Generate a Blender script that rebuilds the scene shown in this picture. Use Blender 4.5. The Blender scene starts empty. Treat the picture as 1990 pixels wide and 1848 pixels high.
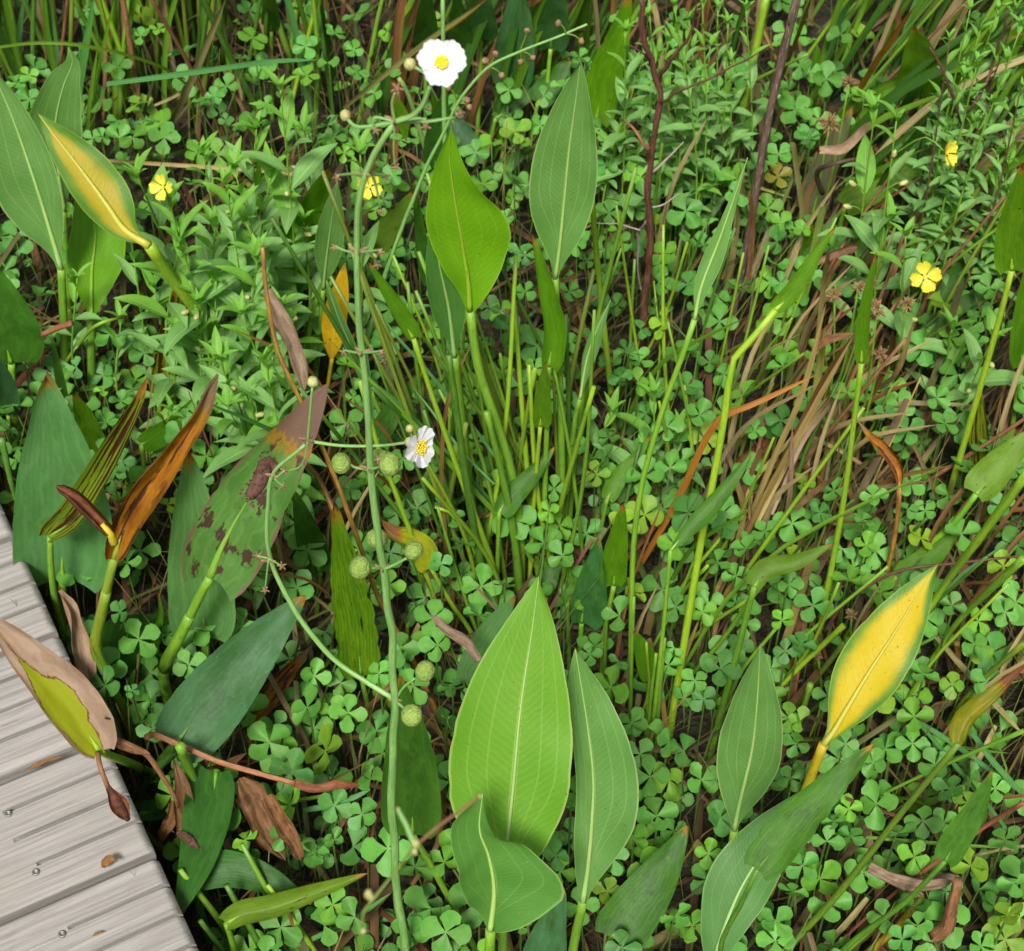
import bpy, math, random
from mathutils import Vector, Matrix, Quaternion, noise
random.seed(7)
S = bpy.context.scene
COL = S.collection
R = math.radians

# ------------------------------------------------------------------ camera, sky, sun, exposure
CAMZ, PITCH, LENS = 1.75, 49.0, 64.0
cam = bpy.data.cameras.new('camera'); cam.lens = LENS; cam.sensor_width = 36; cam.sensor_fit = 'HORIZONTAL'
cam.clip_start = 0.02; cam.clip_end = 500
cam.dof.use_dof = True; cam.dof.focus_distance = 1.5; cam.dof.aperture_fstop = 22
co = bpy.data.objects.new('camera', cam); COL.objects.link(co)
co.location = (0, 0, CAMZ); co.rotation_euler = (R(90 - PITCH), 0, 0)
S.camera = co
W = bpy.data.worlds.new('World'); S.world = W; W.use_nodes = True
wn = W.node_tree
sky = wn.nodes.new('ShaderNodeTexSky'); sky.sky_type = 'NISHITA'; sky.sun_disc = False
SUN_EL, SUN_ROT = 54.0, 190.0
sky.sun_elevation = R(SUN_EL); sky.sun_rotation = R(SUN_ROT); sky.air_density = 1.0; sky.dust_density = 4.0; sky.ozone_density = 0.6
hs = wn.nodes.new('ShaderNodeHueSaturation'); hs.inputs['Saturation'].default_value = 0.22     # thin overcast: a paler sky
wn.links.new(sky.outputs[0], hs.inputs['Color']); wn.links.new(hs.outputs[0], wn.nodes['Background'].inputs[0]); wn.nodes['Background'].inputs[1].default_value = 0.068
sl = bpy.data.lights.new('sun', 'SUN'); sl.energy = 3.6; sl.angle = R(11); sl.color = (1, 0.95, 0.86)
so = bpy.data.objects.new('sun', sl); COL.objects.link(so)
_d = Vector((math.sin(R(SUN_ROT)) * math.cos(R(SUN_EL)), math.cos(R(SUN_ROT)) * math.cos(R(SUN_EL)), math.sin(R(SUN_EL))))
so.rotation_euler = _d.to_track_quat('Z', 'Y').to_euler()
S.view_settings.view_transform = 'Standard'; S.view_settings.look = 'None'
S.view_settings.exposure = 0.95; S.view_settings.gamma = 1
S.cycles.max_bounces = 6; S.cycles.diffuse_bounces = 4; S.cycles.glossy_bounces = 2; S.cycles.transmission_bounces = 4
S.cycles.use_denoising = True

# ------------------------------------------------------------------ picture coordinates -> place
F = LENS / 36 * 1990
FW = Vector((0, math.cos(R(PITCH)), -math.sin(R(PITCH)))); UP = Vector((0, math.sin(R(PITCH)), math.cos(R(PITCH)))); RT = Vector((1, 0, 0))
CAM = Vector((0, 0, CAMZ))
def ray(x, y): return RT * ((x - 995) / F) + UP * ((924 - y) / F) + FW
def atd(x, y, d): return CAM + ray(x, y) * d
def atz(x, y, z):
    r = ray(x, y); return CAM + r * ((z - CAMZ) / r.z)
def aty(x, y, Y):
    r = ray(x, y); return CAM + r * (Y / r.y)
def dep(p): return (p - CAM).dot(FW)
def topx(p):
    v = p - CAM; d = v.dot(FW); return 995 + F * v.dot(RT) / d, 924 - F * v.dot(UP) / d

# ------------------------------------------------------------------ materials
def lin(c):
    c = c / 255; return c / 12.92 if c < 0.04045 else ((c + 0.055) / 1.055) ** 2.4
def C(r, g, b, s=0.62): return (lin(r) * s, lin(g) * s, lin(b) * s, 1)
class NT:
    def __init__(s, name):
        s.m = bpy.data.materials.new(name); s.m.use_nodes = True; s.t = s.m.node_tree; s.t.nodes.clear()
        s.out = s.n('ShaderNodeOutputMaterial')
    def n(s, t, **k):
        o = s.t.nodes.new(t)
        for a, b in k.items(): setattr(o, a, b)
        return o
    def l(s, a, b): s.t.links.new(a, b)
    def put(s, i, v):
        if isinstance(v, bpy.types.NodeSocket): s.l(v, i)
        elif v is not None: i.default_value = v
    def math(s, op, a, b=None, c=None, clamp=False):
        o = s.n('ShaderNodeMath', operation=op, use_clamp=clamp)
        s.put(o.inputs[0], a); s.put(o.inputs[1], b); s.put(o.inputs[2], c); return o.outputs[0]
    def mix(s, f, a, b, bt='MIX'):
        o = s.n('ShaderNodeMix', data_type='RGBA', blend_type=bt); s.put(o.inputs[0], f); s.put(o.inputs[6], a); s.put(o.inputs[7], b); return o.outputs[2]
    def ss(s, x, a, b, lo=0.0, hi=1.0):
        o = s.n('ShaderNodeMapRange', interpolation_type='SMOOTHSTEP'); s.put(o.inputs[0], x)
        o.inputs[1].default_value = a; o.inputs[2].default_value = b; o.inputs[3].default_value = lo; o.inputs[4].default_value = hi; return o.outputs[0]
    def noise(s, vec, scale, detail=3, rough=0.55):
        o = s.n('ShaderNodeTexNoise'); s.put(o.inputs['Vector'], vec); o.inputs['Scale'].default_value = scale
        o.inputs['Detail'].default_value = detail; o.inputs['Roughness'].default_value = rough; return o.outputs['Fac']
    def comb(s, x, y, z):
        o = s.n('ShaderNodeCombineXYZ'); s.put(o.inputs[0], x); s.put(o.inputs[1], y); s.put(o.inputs[2], z); return o.outputs[0]
    def bsdf(s, col, rough, trans=0.0, tcol=None, bump=None, bstr=0.3, spec=0.5, dist=0.002):
        p = s.n('ShaderNodeBsdfPrincipled'); s.put(p.inputs['Base Color'], col); s.put(p.inputs['Roughness'], rough)
        p.inputs['Specular IOR Level'].default_value = spec
        if bump is not None:
            b = s.n('ShaderNodeBump'); b.inputs['Strength'].default_value = bstr; b.inputs['Distance'].default_value = dist
            s.put(b.inputs['Height'], bump); s.l(b.outputs[0], p.inputs['Normal'])
        if trans:
            t = s.n('ShaderNodeBsdfTranslucent'); s.put(t.inputs[0], tcol if tcol is not None else col)
            mx = s.n('ShaderNodeMixShader'); mx.inputs[0].default_value = trans
            s.l(p.outputs[0], mx.inputs[1]); s.l(t.outputs[0], mx.inputs[2]); s.l(mx.outputs[0], s.out.inputs[0])
        else: s.l(p.outputs[0], s.out.inputs[0])
        return s.m

def leafmat(name, base, dark, vein, style='pen', nv=34, mot=0.5, spot=0, spotc=None, tip=0, edge=0, burn=None, yellow=None, yedge=0.8,
            rough=0.42, trans=0.3, rib=True, stain=0, margin=True, vs=0.35, spotscale=(4, 14), dead=None, deadamt=0.0, spec=.3, island=None):
    g = NT(name)
    uv = g.n('ShaderNodeUVMap', uv_map='uv'); sp = g.n('ShaderNodeSeparateXYZ'); g.l(uv.outputs[0], sp.inputs[0])
    u, v = sp.outputs[0], sp.outputs[1]
    oi = g.n('ShaderNodeObjectInfo'); rnd = g.math('MULTIPLY', oi.outputs['Random'], 60)
    a = g.math('ABSOLUTE', g.math('MULTIPLY_ADD', u, 2.0, -1.0))
    nv3 = g.comb(g.math('MULTIPLY', u, 2.2), g.math('MULTIPLY', v, 5.5), rnd)
    big = g.noise(nv3, 1.1, 4); fine = g.noise(nv3, 9, 4, .65)
    c = g.mix(g.math('MULTIPLY', g.ss(big, .3, .7), mot), base, dark)
    c = g.mix(g.math('MULTIPLY', g.ss(fine, .45, .75), .22), c, dark)
    bump = None
    if style == 'pen':
        ph = g.math('MULTIPLY_ADD', a, -nv * .12, g.math('MULTIPLY', v, nv))
        ph = g.math('MULTIPLY_ADD', g.math('MULTIPLY', a, a), nv * -.04, ph)
        ph = g.math('MULTIPLY_ADD', g.noise(nv3, 3.0, 3, .6), 1.6, ph)
        st = g.math('SINE', g.math('MULTIPLY', ph, 6.283))
        st2 = g.math('POWER', g.math('MULTIPLY_ADD', st, .5, .5), 2.5)
        fade = g.ss(a, .5, .95, 1, .25)
        c = g.mix(g.math('MULTIPLY', g.math('MULTIPLY', st2, fade), vs * .34), c, vein)
        for a0 in (.42, .72):
            # the long veins leave the midrib low down and run with the margin
            off = g.math('MULTIPLY', g.ss(v, 0, .45), a0)
            ln = g.ss(g.math('ABSOLUTE', g.math('SUBTRACT', a, off)), .006, .022, 1, 0)
            c = g.mix(g.math('MULTIPLY', ln, .28), c, vein)
        bump = st2
    elif style == 'par':
        ph = g.math('ADD', g.math('MULTIPLY', u, nv), g.math('MULTIPLY', g.noise(nv3, .8, 1), 2.2))
        st = g.math('MULTIPLY_ADD', g.math('SINE', g.math('MULTIPLY', ph, 6.283)), .5, .5)
        st2 = g.math('POWER', st, 2)
        c = g.mix(g.math('MULTIPLY', st2, vs * .8), c, dark)
        ph3 = g.math('MULTIPLY_ADD', u, nv * .37, g.math('MULTIPLY', big, 3.0))
        c = g.mix(g.math('MULTIPLY', g.ss(g.math('SINE', g.math('MULTIPLY', ph3, 6.283)), .2, 1), .22), c, vein)
        bump = st
    if yellow is not None:
        e = g.math('ADD', a, g.math('MULTIPLY_ADD', big, .5, -.25)); e = g.math('ADD', e, g.ss(v, .72, 1.0, 0, .55))
        ym = g.ss(e, yedge - .34, yedge + .14, 1, 0)
        yc = g.mix(g.math('MULTIPLY', g.ss(fine, .4, .7), .35), yellow, (yellow[0] * .97, yellow[1] * .8, yellow[2] * .8, 1))
        c = g.mix(ym, c, yc)
    if rib:
        w = g.math('MULTIPLY_ADD', v, -.045, .065)
        c = g.mix(g.math('MULTIPLY', g.ss(g.math('SUBTRACT', a, w), -.02, .02, 1, 0), .75), c, vein)
    burn = burn or C(95, 62, 45)
    if stain:
        sm = g.math('MULTIPLY', g.ss(g.noise(nv3, .9, 5, .7), .5, .66), g.ss(a, .25, .85, 1, 0))
        c = g.mix(g.math('MULTIPLY', sm, stain), c, C(40, 44, 18))
    if dead is not None:
        dn = g.noise(g.comb(g.math('MULTIPLY', u, 3.0), g.math('MULTIPLY', v, 2.0), rnd), 1.3, 5, .6)
        c = g.mix(g.ss(dn, deadamt + .05, deadamt, 0, 1), c, burn)
        c = g.mix(g.ss(dn, deadamt + .025, deadamt - .01, 0, 1), c, dead)
    if island is not None:
        dn = g.noise(g.comb(g.math('MULTIPLY', u, 4.0), g.math('MULTIPLY', v, 3.0), rnd), 1.2, 5, .6)
        e = g.math('ADD', g.math('ABSOLUTE', g.math('MULTIPLY_ADD', u, 2.0, -.72)), g.math('MULTIPLY_ADD', dn, .9, -.45)); e = g.math('ADD', e, g.ss(v, .35, .95, 0, .75))
        c = g.mix(g.ss(e, .62, .56), c, burn); c = g.mix(g.ss(e, .56, .52), c, island)
    if spot:
        sv = g.comb(g.math('MULTIPLY', u, spotscale[0]), g.math('MULTIPLY', v, spotscale[1]), rnd)
        n2 = g.noise(sv, 1.0, 4, .6)
        c = g.mix(g.ss(n2, .70 - spot * .12, .73 - spot * .12), c, spotc or burn)
    if edge:
        e = g.math('ADD', a, g.math('MULTIPLY_ADD', g.noise(nv3, 2.2, 5, .7), .5, -.25))
        c = g.mix(g.ss(e, 1.06 - edge * .3, 1.0 - edge * .3 + .12), c, burn)
    if tip:
        e = g.math('ADD', v, g.math('MULTIPLY_ADD', g.noise(nv3, 2.5, 5, .7), .3, -.15))
        c = g.mix(g.ss(e, 1 - tip - .06, 1 - tip), c, C(170, 125, 40)); c = g.mix(g.ss(e, 1 - tip, 1 - tip + .04), c, burn)
    if margin: c = g.mix(g.math('MULTIPLY', g.ss(a, .945, .975), .7), c, vein)
    pv = g.comb(g.math('MULTIPLY', u, 26), g.math('MULTIPLY', v, 80), rnd); speck = g.noise(pv, 1.0, 1, .4)
    c = g.mix(g.math('MULTIPLY', g.ss(speck, .74, .79), .6), c, C(90, 72, 40)); c = g.mix(g.math('MULTIPLY', g.ss(speck, .25, .2), .3), c, C(200, 205, 170))
    c = g.mix(1.0, c, oi.outputs['Color'], 'MULTIPLY')
    tc = g.mix(1.0, c, (1.35, 1.4, .5, 1), 'MULTIPLY')
    h = g.math('ADD', g.math('MULTIPLY', bump, .5), fine) if bump is not None else fine
    return g.bsdf(c, g.math('MULTIPLY_ADD', fine, .25, rough - .04), min(.5, trans * 1.3), tc, h, .1 if style == 'par' else .12, spec if style == 'pen' else spec * .62)

def stalkmat(name, c1, c2, c3=None, rough=.45, sc=18, streak=60, trans=0):
    g = NT(name)
    tc = g.n('ShaderNodeUVMap', uv_map='uv'); sp = g.n('ShaderNodeSeparateXYZ'); g.l(tc.outputs[0], sp.inputs[0])
    oi = g.n('ShaderNodeObjectInfo'); rnd = g.math('MULTIPLY', oi.outputs['Random'], 60)
    v = g.comb(g.math('MULTIPLY', sp.outputs[0], streak * .1), g.math('MULTIPLY', sp.outputs[1], sc * .35), rnd)
    n1 = g.noise(v, 1.0, 4, .6); n2 = g.noise(v, 3.1, 3, .6)
    c = g.mix(g.ss(n1, .35, .65), c1, c2)
    if c3: c = g.mix(g.ss(n2, .55, .68), c, c3)
    c = g.mix(1.0, c, oi.outputs['Color'], 'MULTIPLY')
    return g.bsdf(c, rough, trans, c, n2, .35, .4)

M = {}
pale = C(170, 200, 110)
M['sag_bright'] = leafmat('sag_bright', C(122, 180, 50), C(98, 164, 36), C(176, 210, 112), nv=42, mot=.5, trans=.34)
M['sag_lime'] = leafmat('sag_lime', C(132, 196, 24), C(108, 178, 16), C(170, 210, 70), nv=30, mot=.5, trans=.4)
M['sag_blue'] = leafmat('sag_blue', C(112, 164, 84), C(92, 146, 60), C(176, 204, 132), nv=46, mot=.6, vs=.3)
M['sag_dark'] = leafmat('sag_dark', C(94, 148, 70), C(76, 130, 52), C(140, 180, 104), nv=44, mot=.6, vs=.18)
M['sag_yellow'] = leafmat('sag_yellow', C(92, 156, 56), C(70, 132, 48), C(176, 190, 70), nv=30, mot=.4, yellow=C(234, 208, 12, .56), yedge=.83, vs=.06, spot=.3, spotc=C(190, 130, 20), spotscale=(10, 40))
M['sag_orange'] = leafmat('sag_orange', C(98, 150, 50), C(74, 126, 52), C(160, 190, 60), nv=30, mot=.4, yellow=C(196, 180, 14, .56), yedge=.68, vs=.06)
M['pond_blue'] = leafmat('pond_blue', C(112, 172, 104), C(90, 150, 74), C(140, 190, 122), 'par', 14, mot=.8, tip=.02, rib=False, margin=False, vs=.3, stain=.15)
M['pond_dark'] = leafmat('pond_dark', C(80, 130, 84), C(64, 108, 54), C(100, 148, 98), 'par', 11, mot=.9, tip=.02, rib=False, margin=False, vs=.2, stain=.25)
M['pond_deep'] = leafmat('pond_deep', C(74, 124, 40), C(58, 104, 32), C(94, 142, 54), 'par', 12, mot=.9, tip=.015, rib=False, margin=False, vs=.3, stain=.4)
M['pond_green'] = leafmat('pond_green', C(104, 158, 26), C(78, 134, 20), C(136, 178, 40), 'par', 13, mot=.7, tip=.05, edge=.18, rib=False, margin=False, vs=.45, trans=.38, spot=.1, spotc=C(60, 50, 20))
M['pond_stripe'] = leafmat('pond_stripe', C(118, 166, 28), C(70, 118, 16), C(166, 186, 40), 'par', 13, mot=.6, tip=.06, edge=.32, rib=False, margin=False, vs=.7, trans=.38, spot=.45, spotc=C(50, 40, 18), spotscale=(11, 5), burn=C(64, 44, 30))
M['pond_olive'] = leafmat('pond_olive', C(116, 152, 40), C(94, 126, 32), C(138, 164, 56), 'par', 12, mot=.7, tip=.05, edge=.2, rib=False, margin=False, vs=.35, spot=.35, spotc=C(58, 42, 24), spotscale=(6, 6))
M['pond_spotted'] = leafmat('pond_spotted', C(92, 144, 62), C(76, 120, 48), C(130, 165, 90), 'par', 13, mot=.8, tip=.3, edge=.5, rib=False, margin=False, vs=.35, spot=1.05, spotc=C(78, 58, 46), spotscale=(5, 8), burn=C(128, 100, 84))
M['pond_pale'] = leafmat('pond_pale', C(110, 162, 92), C(88, 142, 66), C(146, 186, 120), 'par', 16, mot=.5, tip=.03, rib=False, margin=False, vs=.3, spot=.1, spotc=C(86, 60, 50))
M['pond_brown'] = leafmat('pond_brown', C(96, 112, 66), C(84, 84, 56), C(120, 130, 86), 'par', 12, mot=.8, tip=.05, edge=.4, rib=False, margin=False, vs=.4, spot=.3, burn=C(110, 84, 66))
M['yellow_leaf'] = leafmat('yellow_leaf', C(226, 186, 30), C(206, 150, 24), C(230, 200, 70), 'par', 8, mot=.6, tip=.03, edge=.1, spot=.5, spotc=C(120, 70, 24), spotscale=(7, 22), margin=False)
M['dead_orange'] = leafmat('dead_orange', C(190, 122, 20), C(128, 76, 28), C(214, 160, 40), 'par', 6, mot=.9, tip=.2, edge=.5, rib=False, margin=False, vs=.4, burn=C(140, 112, 86), rough=.5, spot=1.3, spotc=C(84, 50, 30), spotscale=(5, 2.2))
M['dead_tan'] = leafmat('dead_tan', C(184, 158, 136), C(146, 112, 88), C(204, 184, 166), 'par', 7, mot=.8, rib=False, margin=False, vs=.35, rough=.6, edge=.25, burn=C(112, 78, 58), trans=.2)
M['dead_brown'] = leafmat('dead_brown', C(148, 112, 78), C(100, 66, 42), C(176, 142, 110), 'par', 7, mot=.9, rib=False, margin=False, vs=.4, rough=.6, edge=.3, burn=C(86, 56, 36), trans=.2)
M['dead_grey'] = leafmat('dead_grey', C(164, 140, 118), C(120, 96, 78), C(186, 166, 148), 'par', 6, mot=.8, rib=False, margin=False, vs=.35, rough=.6, edge=.35, burn=C(84, 60, 50), trans=.2)
M['dying'] = leafmat('dying', C(188, 160, 140), C(160, 128, 108), C(204, 182, 164), 'par', 7, mot=.7, rib=False, margin=False, vs=.3, island=C(158, 168, 30), burn=C(110, 66, 36), rough=.55, spot=.1, spotc=C(70, 50, 20))
M['dying_olive'] = leafmat('dying_olive', C(176, 176, 30), C(120, 150, 26), C(190, 190, 60), 'par', 10, mot=.7, rib=False, margin=False, vs=.2, tip=.3, burn=C(150, 100, 62), edge=.3)
M['streak'] = leafmat('streak', C(126, 150, 30), C(96, 130, 26), C(170, 150, 40), 'par', 7, mot=.7, rib=False, margin=False, vs=.35, spot=1.7, spotc=C(66, 38, 20), spotscale=(9, 2.0), tip=.07, edge=.15, burn=C(140, 90, 50))
M['grass'] = leafmat('grass', C(96, 158, 86), C(70, 132, 54), C(130, 180, 120), 'par', 5, mot=.5, rib=True, margin=False, vs=.2)
M['grass_lime'] = leafmat('grass_lime', C(110, 160, 40), C(84, 136, 30), C(146, 180, 70), 'par', 5, mot=.5, margin=False, vs=.2)
M['straw'] = leafmat('straw', C(178, 162, 112), C(132, 114, 72), C(204, 190, 148), 'par', 4, mot=.7, rib=False, margin=False, vs=.3, rough=.55, trans=.1)
M['rust'] = leafmat('rust', C(146, 104, 58), C(104, 72, 42), C(170, 132, 82), 'par', 4, mot=.7, rib=False, margin=False, vs=.3, rough=.5, trans=.1)
M['orange_strap'] = leafmat('orange_strap', C(190, 140, 44), C(150, 100, 46), C(206, 166, 80), 'par', 4, mot=.7, rib=False, margin=False, vs=.3, rough=.5, trans=.2)
M['willow'] = leafmat('willow', C(140, 196, 106), C(116, 176, 80), C(196, 224, 170), nv=11, mot=.5, vs=.25, margin=False, trans=.3, rough=.45)
M['willow_lime'] = leafmat('willow_lime', C(138, 204, 76), C(116, 186, 58), C(196, 226, 140), nv=11, mot=.5, vs=.25, margin=False, trans=.36, rough=.45)
M['st_green'] = stalkmat('st_green', C(104, 154, 46), C(126, 168, 46), C(88, 136, 38))
M['st_lime'] = stalkmat('st_lime', C(128, 172, 40), C(150, 184, 44), C(110, 154, 36))
M['st_dark'] = stalkmat('st_dark', C(68, 112, 34), C(86, 130, 40), C(56, 92, 34))
M['st_olive'] = stalkmat('st_olive', C(116, 140, 44), C(96, 120, 36), C(140, 130, 50))
M['st_blotch'] = stalkmat('st_blotch', C(104, 150, 40), C(132, 158, 40), C(150, 110, 30))
M['st_yellow'] = stalkmat('st_yellow', C(206, 180, 36), C(186, 170, 40), C(160, 150, 40))
M['st_orange'] = stalkmat('st_orange', C(178, 136, 56), C(136, 98, 50), C(90, 64, 40))
M['st_brown'] = stalkmat('st_brown', C(150, 102, 66), C(112, 74, 48), C(170, 128, 92), rough=.65)
M['st_bark'] = stalkmat('st_bark', C(96, 74, 60), C(68, 50, 42), C(140, 118, 100), rough=.75)
M['st_redbark'] = stalkmat('st_redbark', C(108, 62, 46), C(76, 46, 38), C(130, 96, 76), rough=.65)
M['st_red'] = stalkmat('st_red', C(160, 88, 66), C(128, 72, 48), C(150, 110, 70), rough=.5)
M['st_scape'] = stalkmat('st_scape', C(118, 170, 84), C(142, 188, 108), C(100, 148, 62), streak=90)
M['st_thin'] = stalkmat('st_thin', C(88, 124, 50), C(70, 100, 40), C(104, 120, 60))
M['st_grey'] = stalkmat('st_grey', C(170, 160, 150), C(140, 128, 118), C(180, 172, 166), rough=.7)

def simple(name, c1, c2, sc, rough=.5, trans=0, bstr=.4, spec=.4, c3=None, dist=.002, vcol=False):
    g = NT(name); tc = g.n('ShaderNodeTexCoord'); n1 = g.noise(tc.outputs['Object'], sc, 4, .6); n2 = g.noise(tc.outputs['Object'], sc * 3.7, 4, .6)
    c = g.mix(g.ss(n1, .35, .65), c1, c2)
    if c3: c = g.mix(g.ss(n2, .55, .7), c, c3)
    oi = g.n('ShaderNodeObjectInfo'); c = g.mix(1.0, c, oi.outputs['Color'], 'MULTIPLY')
    if vcol:
        at = g.n('ShaderNodeAttribute', attribute_name='tint'); c = g.mix(1.0, c, at.outputs['Color'], 'MULTIPLY')
    tc2 = g.mix(1.0, c, (1.2, 1.2, .6, 1), 'MULTIPLY')
    return g.bsdf(c, rough, trans, tc2, n2, bstr, spec, dist)
def clovermat(name, vcol):
    g = NT(name)
    uv = g.n('ShaderNodeUVMap', uv_map='uv'); sp = g.n('ShaderNodeSeparateXYZ'); g.l(uv.outputs[0], sp.inputs[0]); u, v = sp.outputs[0], sp.outputs[1]
    oi = g.n('ShaderNodeObjectInfo'); tc = g.n('ShaderNodeTexCoord')
    nz = g.noise(g.comb(u, v, g.math('MULTIPLY', oi.outputs['Random'], 40)), 2.5, 4, .6)
    st = g.math('MULTIPLY_ADD', g.math('SINE', g.math('MULTIPLY', u, 88)), .5, .5)
    c = g.mix(g.math('MULTIPLY', g.ss(nz, .35, .7), .6), C(112, 180, 74), C(84, 154, 58))
    c = g.mix(g.math('MULTIPLY', st, .1), c, C(130, 190, 100))
    c = g.mix(g.ss(v, .0, .13, .5, 0), c, C(166, 198, 120))
    if vcol:
        at = g.n('ShaderNodeAttribute', attribute_name='tint'); c = g.mix(1.0, c, at.outputs['Color'], 'MULTIPLY')
    else: c = g.mix(1.0, c, oi.outputs['Color'], 'MULTIPLY')
    e = g.math('ADD', v, g.math('MULTIPLY', nz, .3))
    tc2 = g.mix(1.0, c, (1.2, 1.25, .5, 1), 'MULTIPLY')
    return g.bsdf(c, .52, .32, tc2, st, .08, .28)
M['clover'] = clovermat('clover', False); M['clover_far'] = clovermat('clover_far', True)
M['petal_white'] = simple('petal_white', C(250, 250, 255, .58), C(234, 238, 248, .58), 60, .6, .25, .3)
M['petal_yellow'] = simple('petal_yellow', C(255, 244, 90, .55), C(252, 236, 60, .55), 60, .5, .25, .3)
M['stamen'] = simple('stamen', C(255, 234, 60, .7), C(255, 222, 40, .7), 300, .6, .2)
M['fruit'] = simple('fruit', C(150, 178, 84), C(128, 160, 66), 120, .55, 0, .8, .3, C(160, 184, 100), .004)
M['bud'] = simple('bud', C(190, 196, 128), C(168, 160, 96), 160, .6, 0, .4)
M['bract'] = simple('bract', C(160, 128, 92), C(124, 94, 66), 200, .7, 0, .4)
M['spikelet'] = simple('spikelet', C(158, 128, 88), C(120, 90, 60), 150, .75, 0, .3, .2, C(176, 160, 110))
M['crumb'] = simple('crumb', C(110, 78, 66), C(78, 52, 42), 200, .85, 0, .6, .2)
M['litter'] = simple('litter', C(170, 154, 112), C(124, 108, 74), 9, .75, 0, .3, .2, None, .002, True)
M['mud'] = simple('mud', C(60, 52, 36), C(34, 32, 22), 14, .7, 0, .9, .25, C(74, 72, 42), .02)

def woodmat():
    g = NT('deck_wood'); tc = g.n('ShaderNodeTexCoord'); oi = g.n('ShaderNodeObjectInfo')
    mp = g.n('ShaderNodeMapping'); g.l(tc.outputs['Object'], mp.inputs[0]); mp.inputs['Scale'].default_value = (5.0, 210, 210)
    ofs = g.comb(g.math('MULTIPLY', oi.outputs['Random'], 30), g.math('MULTIPLY', oi.outputs['Random'], 17), 0)
    va = g.n('ShaderNodeVectorMath', operation='ADD'); g.l(mp.outputs[0], va.inputs[0]); g.l(ofs, va.inputs[1])
    n1 = g.noise(va.outputs[0], 1.0, 5, .65); n2 = g.noise(va.outputs[0], 5.0, 4, .7)
    n3 = g.noise(tc.outputs['Object'], 7, 3, .6)
    c = g.mix(g.ss(n1, .3, .7), C(174, 170, 166), C(142, 138, 134))
    c = g.mix(g.math('MULTIPLY', g.ss(n2, .5, .75), .6), c, C(108, 98, 88))
    c = g.mix(g.math('MULTIPLY', g.ss(n3, .5, .75), .35), c, C(158, 152, 130))
    n4 = g.noise(va.outputs[0], 2.1, 2, .5)
    c = g.mix(g.ss(n4, .7, .74), c, C(84, 72, 64))
    h = g.math('ADD', n1, n2)
    return g.bsdf(c, .75, 0, None, h, .35, .25, .0015)
M['deck'] = woodmat()
M['deck_under'] = simple('deck_under', C(70, 62, 54), C(50, 44, 38), 20, .85)
g = NT('screw_steel'); p = g.bsdf((.2, .2, .2, 1), .6); M['steel'] = p; p.node_tree.nodes['Principled BSDF'].inputs['Metallic'].default_value = 1
M['hole'] = simple('hole', C(60, 55, 60), C(50, 45, 50), 40, .8)

# ------------------------------------------------------------------ mesh helpers
def mesh(name, vs, fs, mat, uvs=None, smooth=True):
    me = bpy.data.meshes.new(name); me.from_pydata([tuple(v) for v in vs], [], fs)
    if uvs:
        ul = me.uv_layers.new(name='uv').data
        for poly in me.polygons:
            for li in poly.loop_indices: ul[li].uv = uvs[me.loops[li].vertex_index]
    if smooth: me.polygons.foreach_set('use_smooth', [True] * len(me.polygons))
    if mat is not None: me.materials.append(M[mat] if isinstance(mat, str) else mat)
    return me
def link(name, me, parent=None, tint=None, loc=None):
    o = bpy.data.objects.new(name, me); COL.objects.link(o)
    if parent is not None: o.parent = parent
    if loc is not None: o.location = loc
    if tint is not None: o.color = (*tint, 1)
    return o
def thing(name, label, cat, loc, group=None):
    o = bpy.data.objects.new(name, None); COL.objects.link(o); o.location = loc; o.empty_display_size = .02
    o['label'] = label; o['category'] = cat
    if group: o['group'] = group
    return o
def tag(o, label, cat, group=None):
    o['label'] = label; o['category'] = cat
    if group: o['group'] = group
    return o
def spline(pts, n):
    if len(pts) == 2: return [pts[0].lerp(pts[1], i / n) for i in range(n + 1)]
    L = [0]
    for a, b in zip(pts, pts[1:]): L.append(L[-1] + max((b - a).length, 1e-6))
    out = []
    for i in range(n + 1):
        s = L[-1] * i / n; k = 0
        while k < len(pts) - 2 and s > L[k + 1]: k += 1
        p1, p2 = pts[k], pts[k + 1]; h = L[k + 1] - L[k]; t = (s - L[k]) / h
        m1 = (p2 - p1) / h if k == 0 else (p2 - pts[k - 1]) / (L[k + 1] - L[k - 1])
        m2 = (p2 - p1) / h if k == len(pts) - 2 else (pts[k + 2] - p1) / (L[k + 2] - L[k])
        t2, t3 = t * t, t * t * t
        out.append(p1 * (2 * t3 - 3 * t2 + 1) + m1 * h * (t3 - 2 * t2 + t) + p2 * (-2 * t3 + 3 * t2) + m2 * h * (t3 - t2))
    return out
def tube(pts, rads, sides=7, origin=Vector((0, 0, 0)), knobs=0):
    vs, fs, uvs = [], [], []
    T = (pts[1] - pts[0]).normalized(); A = T.orthogonal().normalized(); s = 0
    n = len(pts)
    for i, p in enumerate(pts):
        T2 = ((pts[i + 1] - p) if i < n - 1 else (p - pts[i - 1]))
        if T2.length > 1e-9:
            T2.normalize(); A = (T.rotation_difference(T2) @ A); A = (A - T2 * A.dot(T2)).normalized(); T = T2
        B = T.cross(A)
        if i: s += (p - pts[i - 1]).length
        for k in range(sides + 1):
            an = 2 * math.pi * k / sides; vs.append(p + (A * math.cos(an) + B * math.sin(an)) * rads[i] - origin); uvs.append((k / sides, s * 4))
    m = sides + 1
    for i in range(n - 1):
        for k in range(sides): a = i * m + k; fs.append((a, a + 1, a + m + 1, a + m))
    fs.append(tuple(range(sides - 1, -1, -1))); fs.append(tuple((n - 1) * m + k for k in range(sides)))
    return vs, fs, uvs
def interp(tab, t):
    for (a, x), (b, y) in zip(tab, tab[1:]):
        if t <= b:
            q = (t - a) / (b - a); return x + (y - x) * q
    return tab[-1][1]
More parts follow.
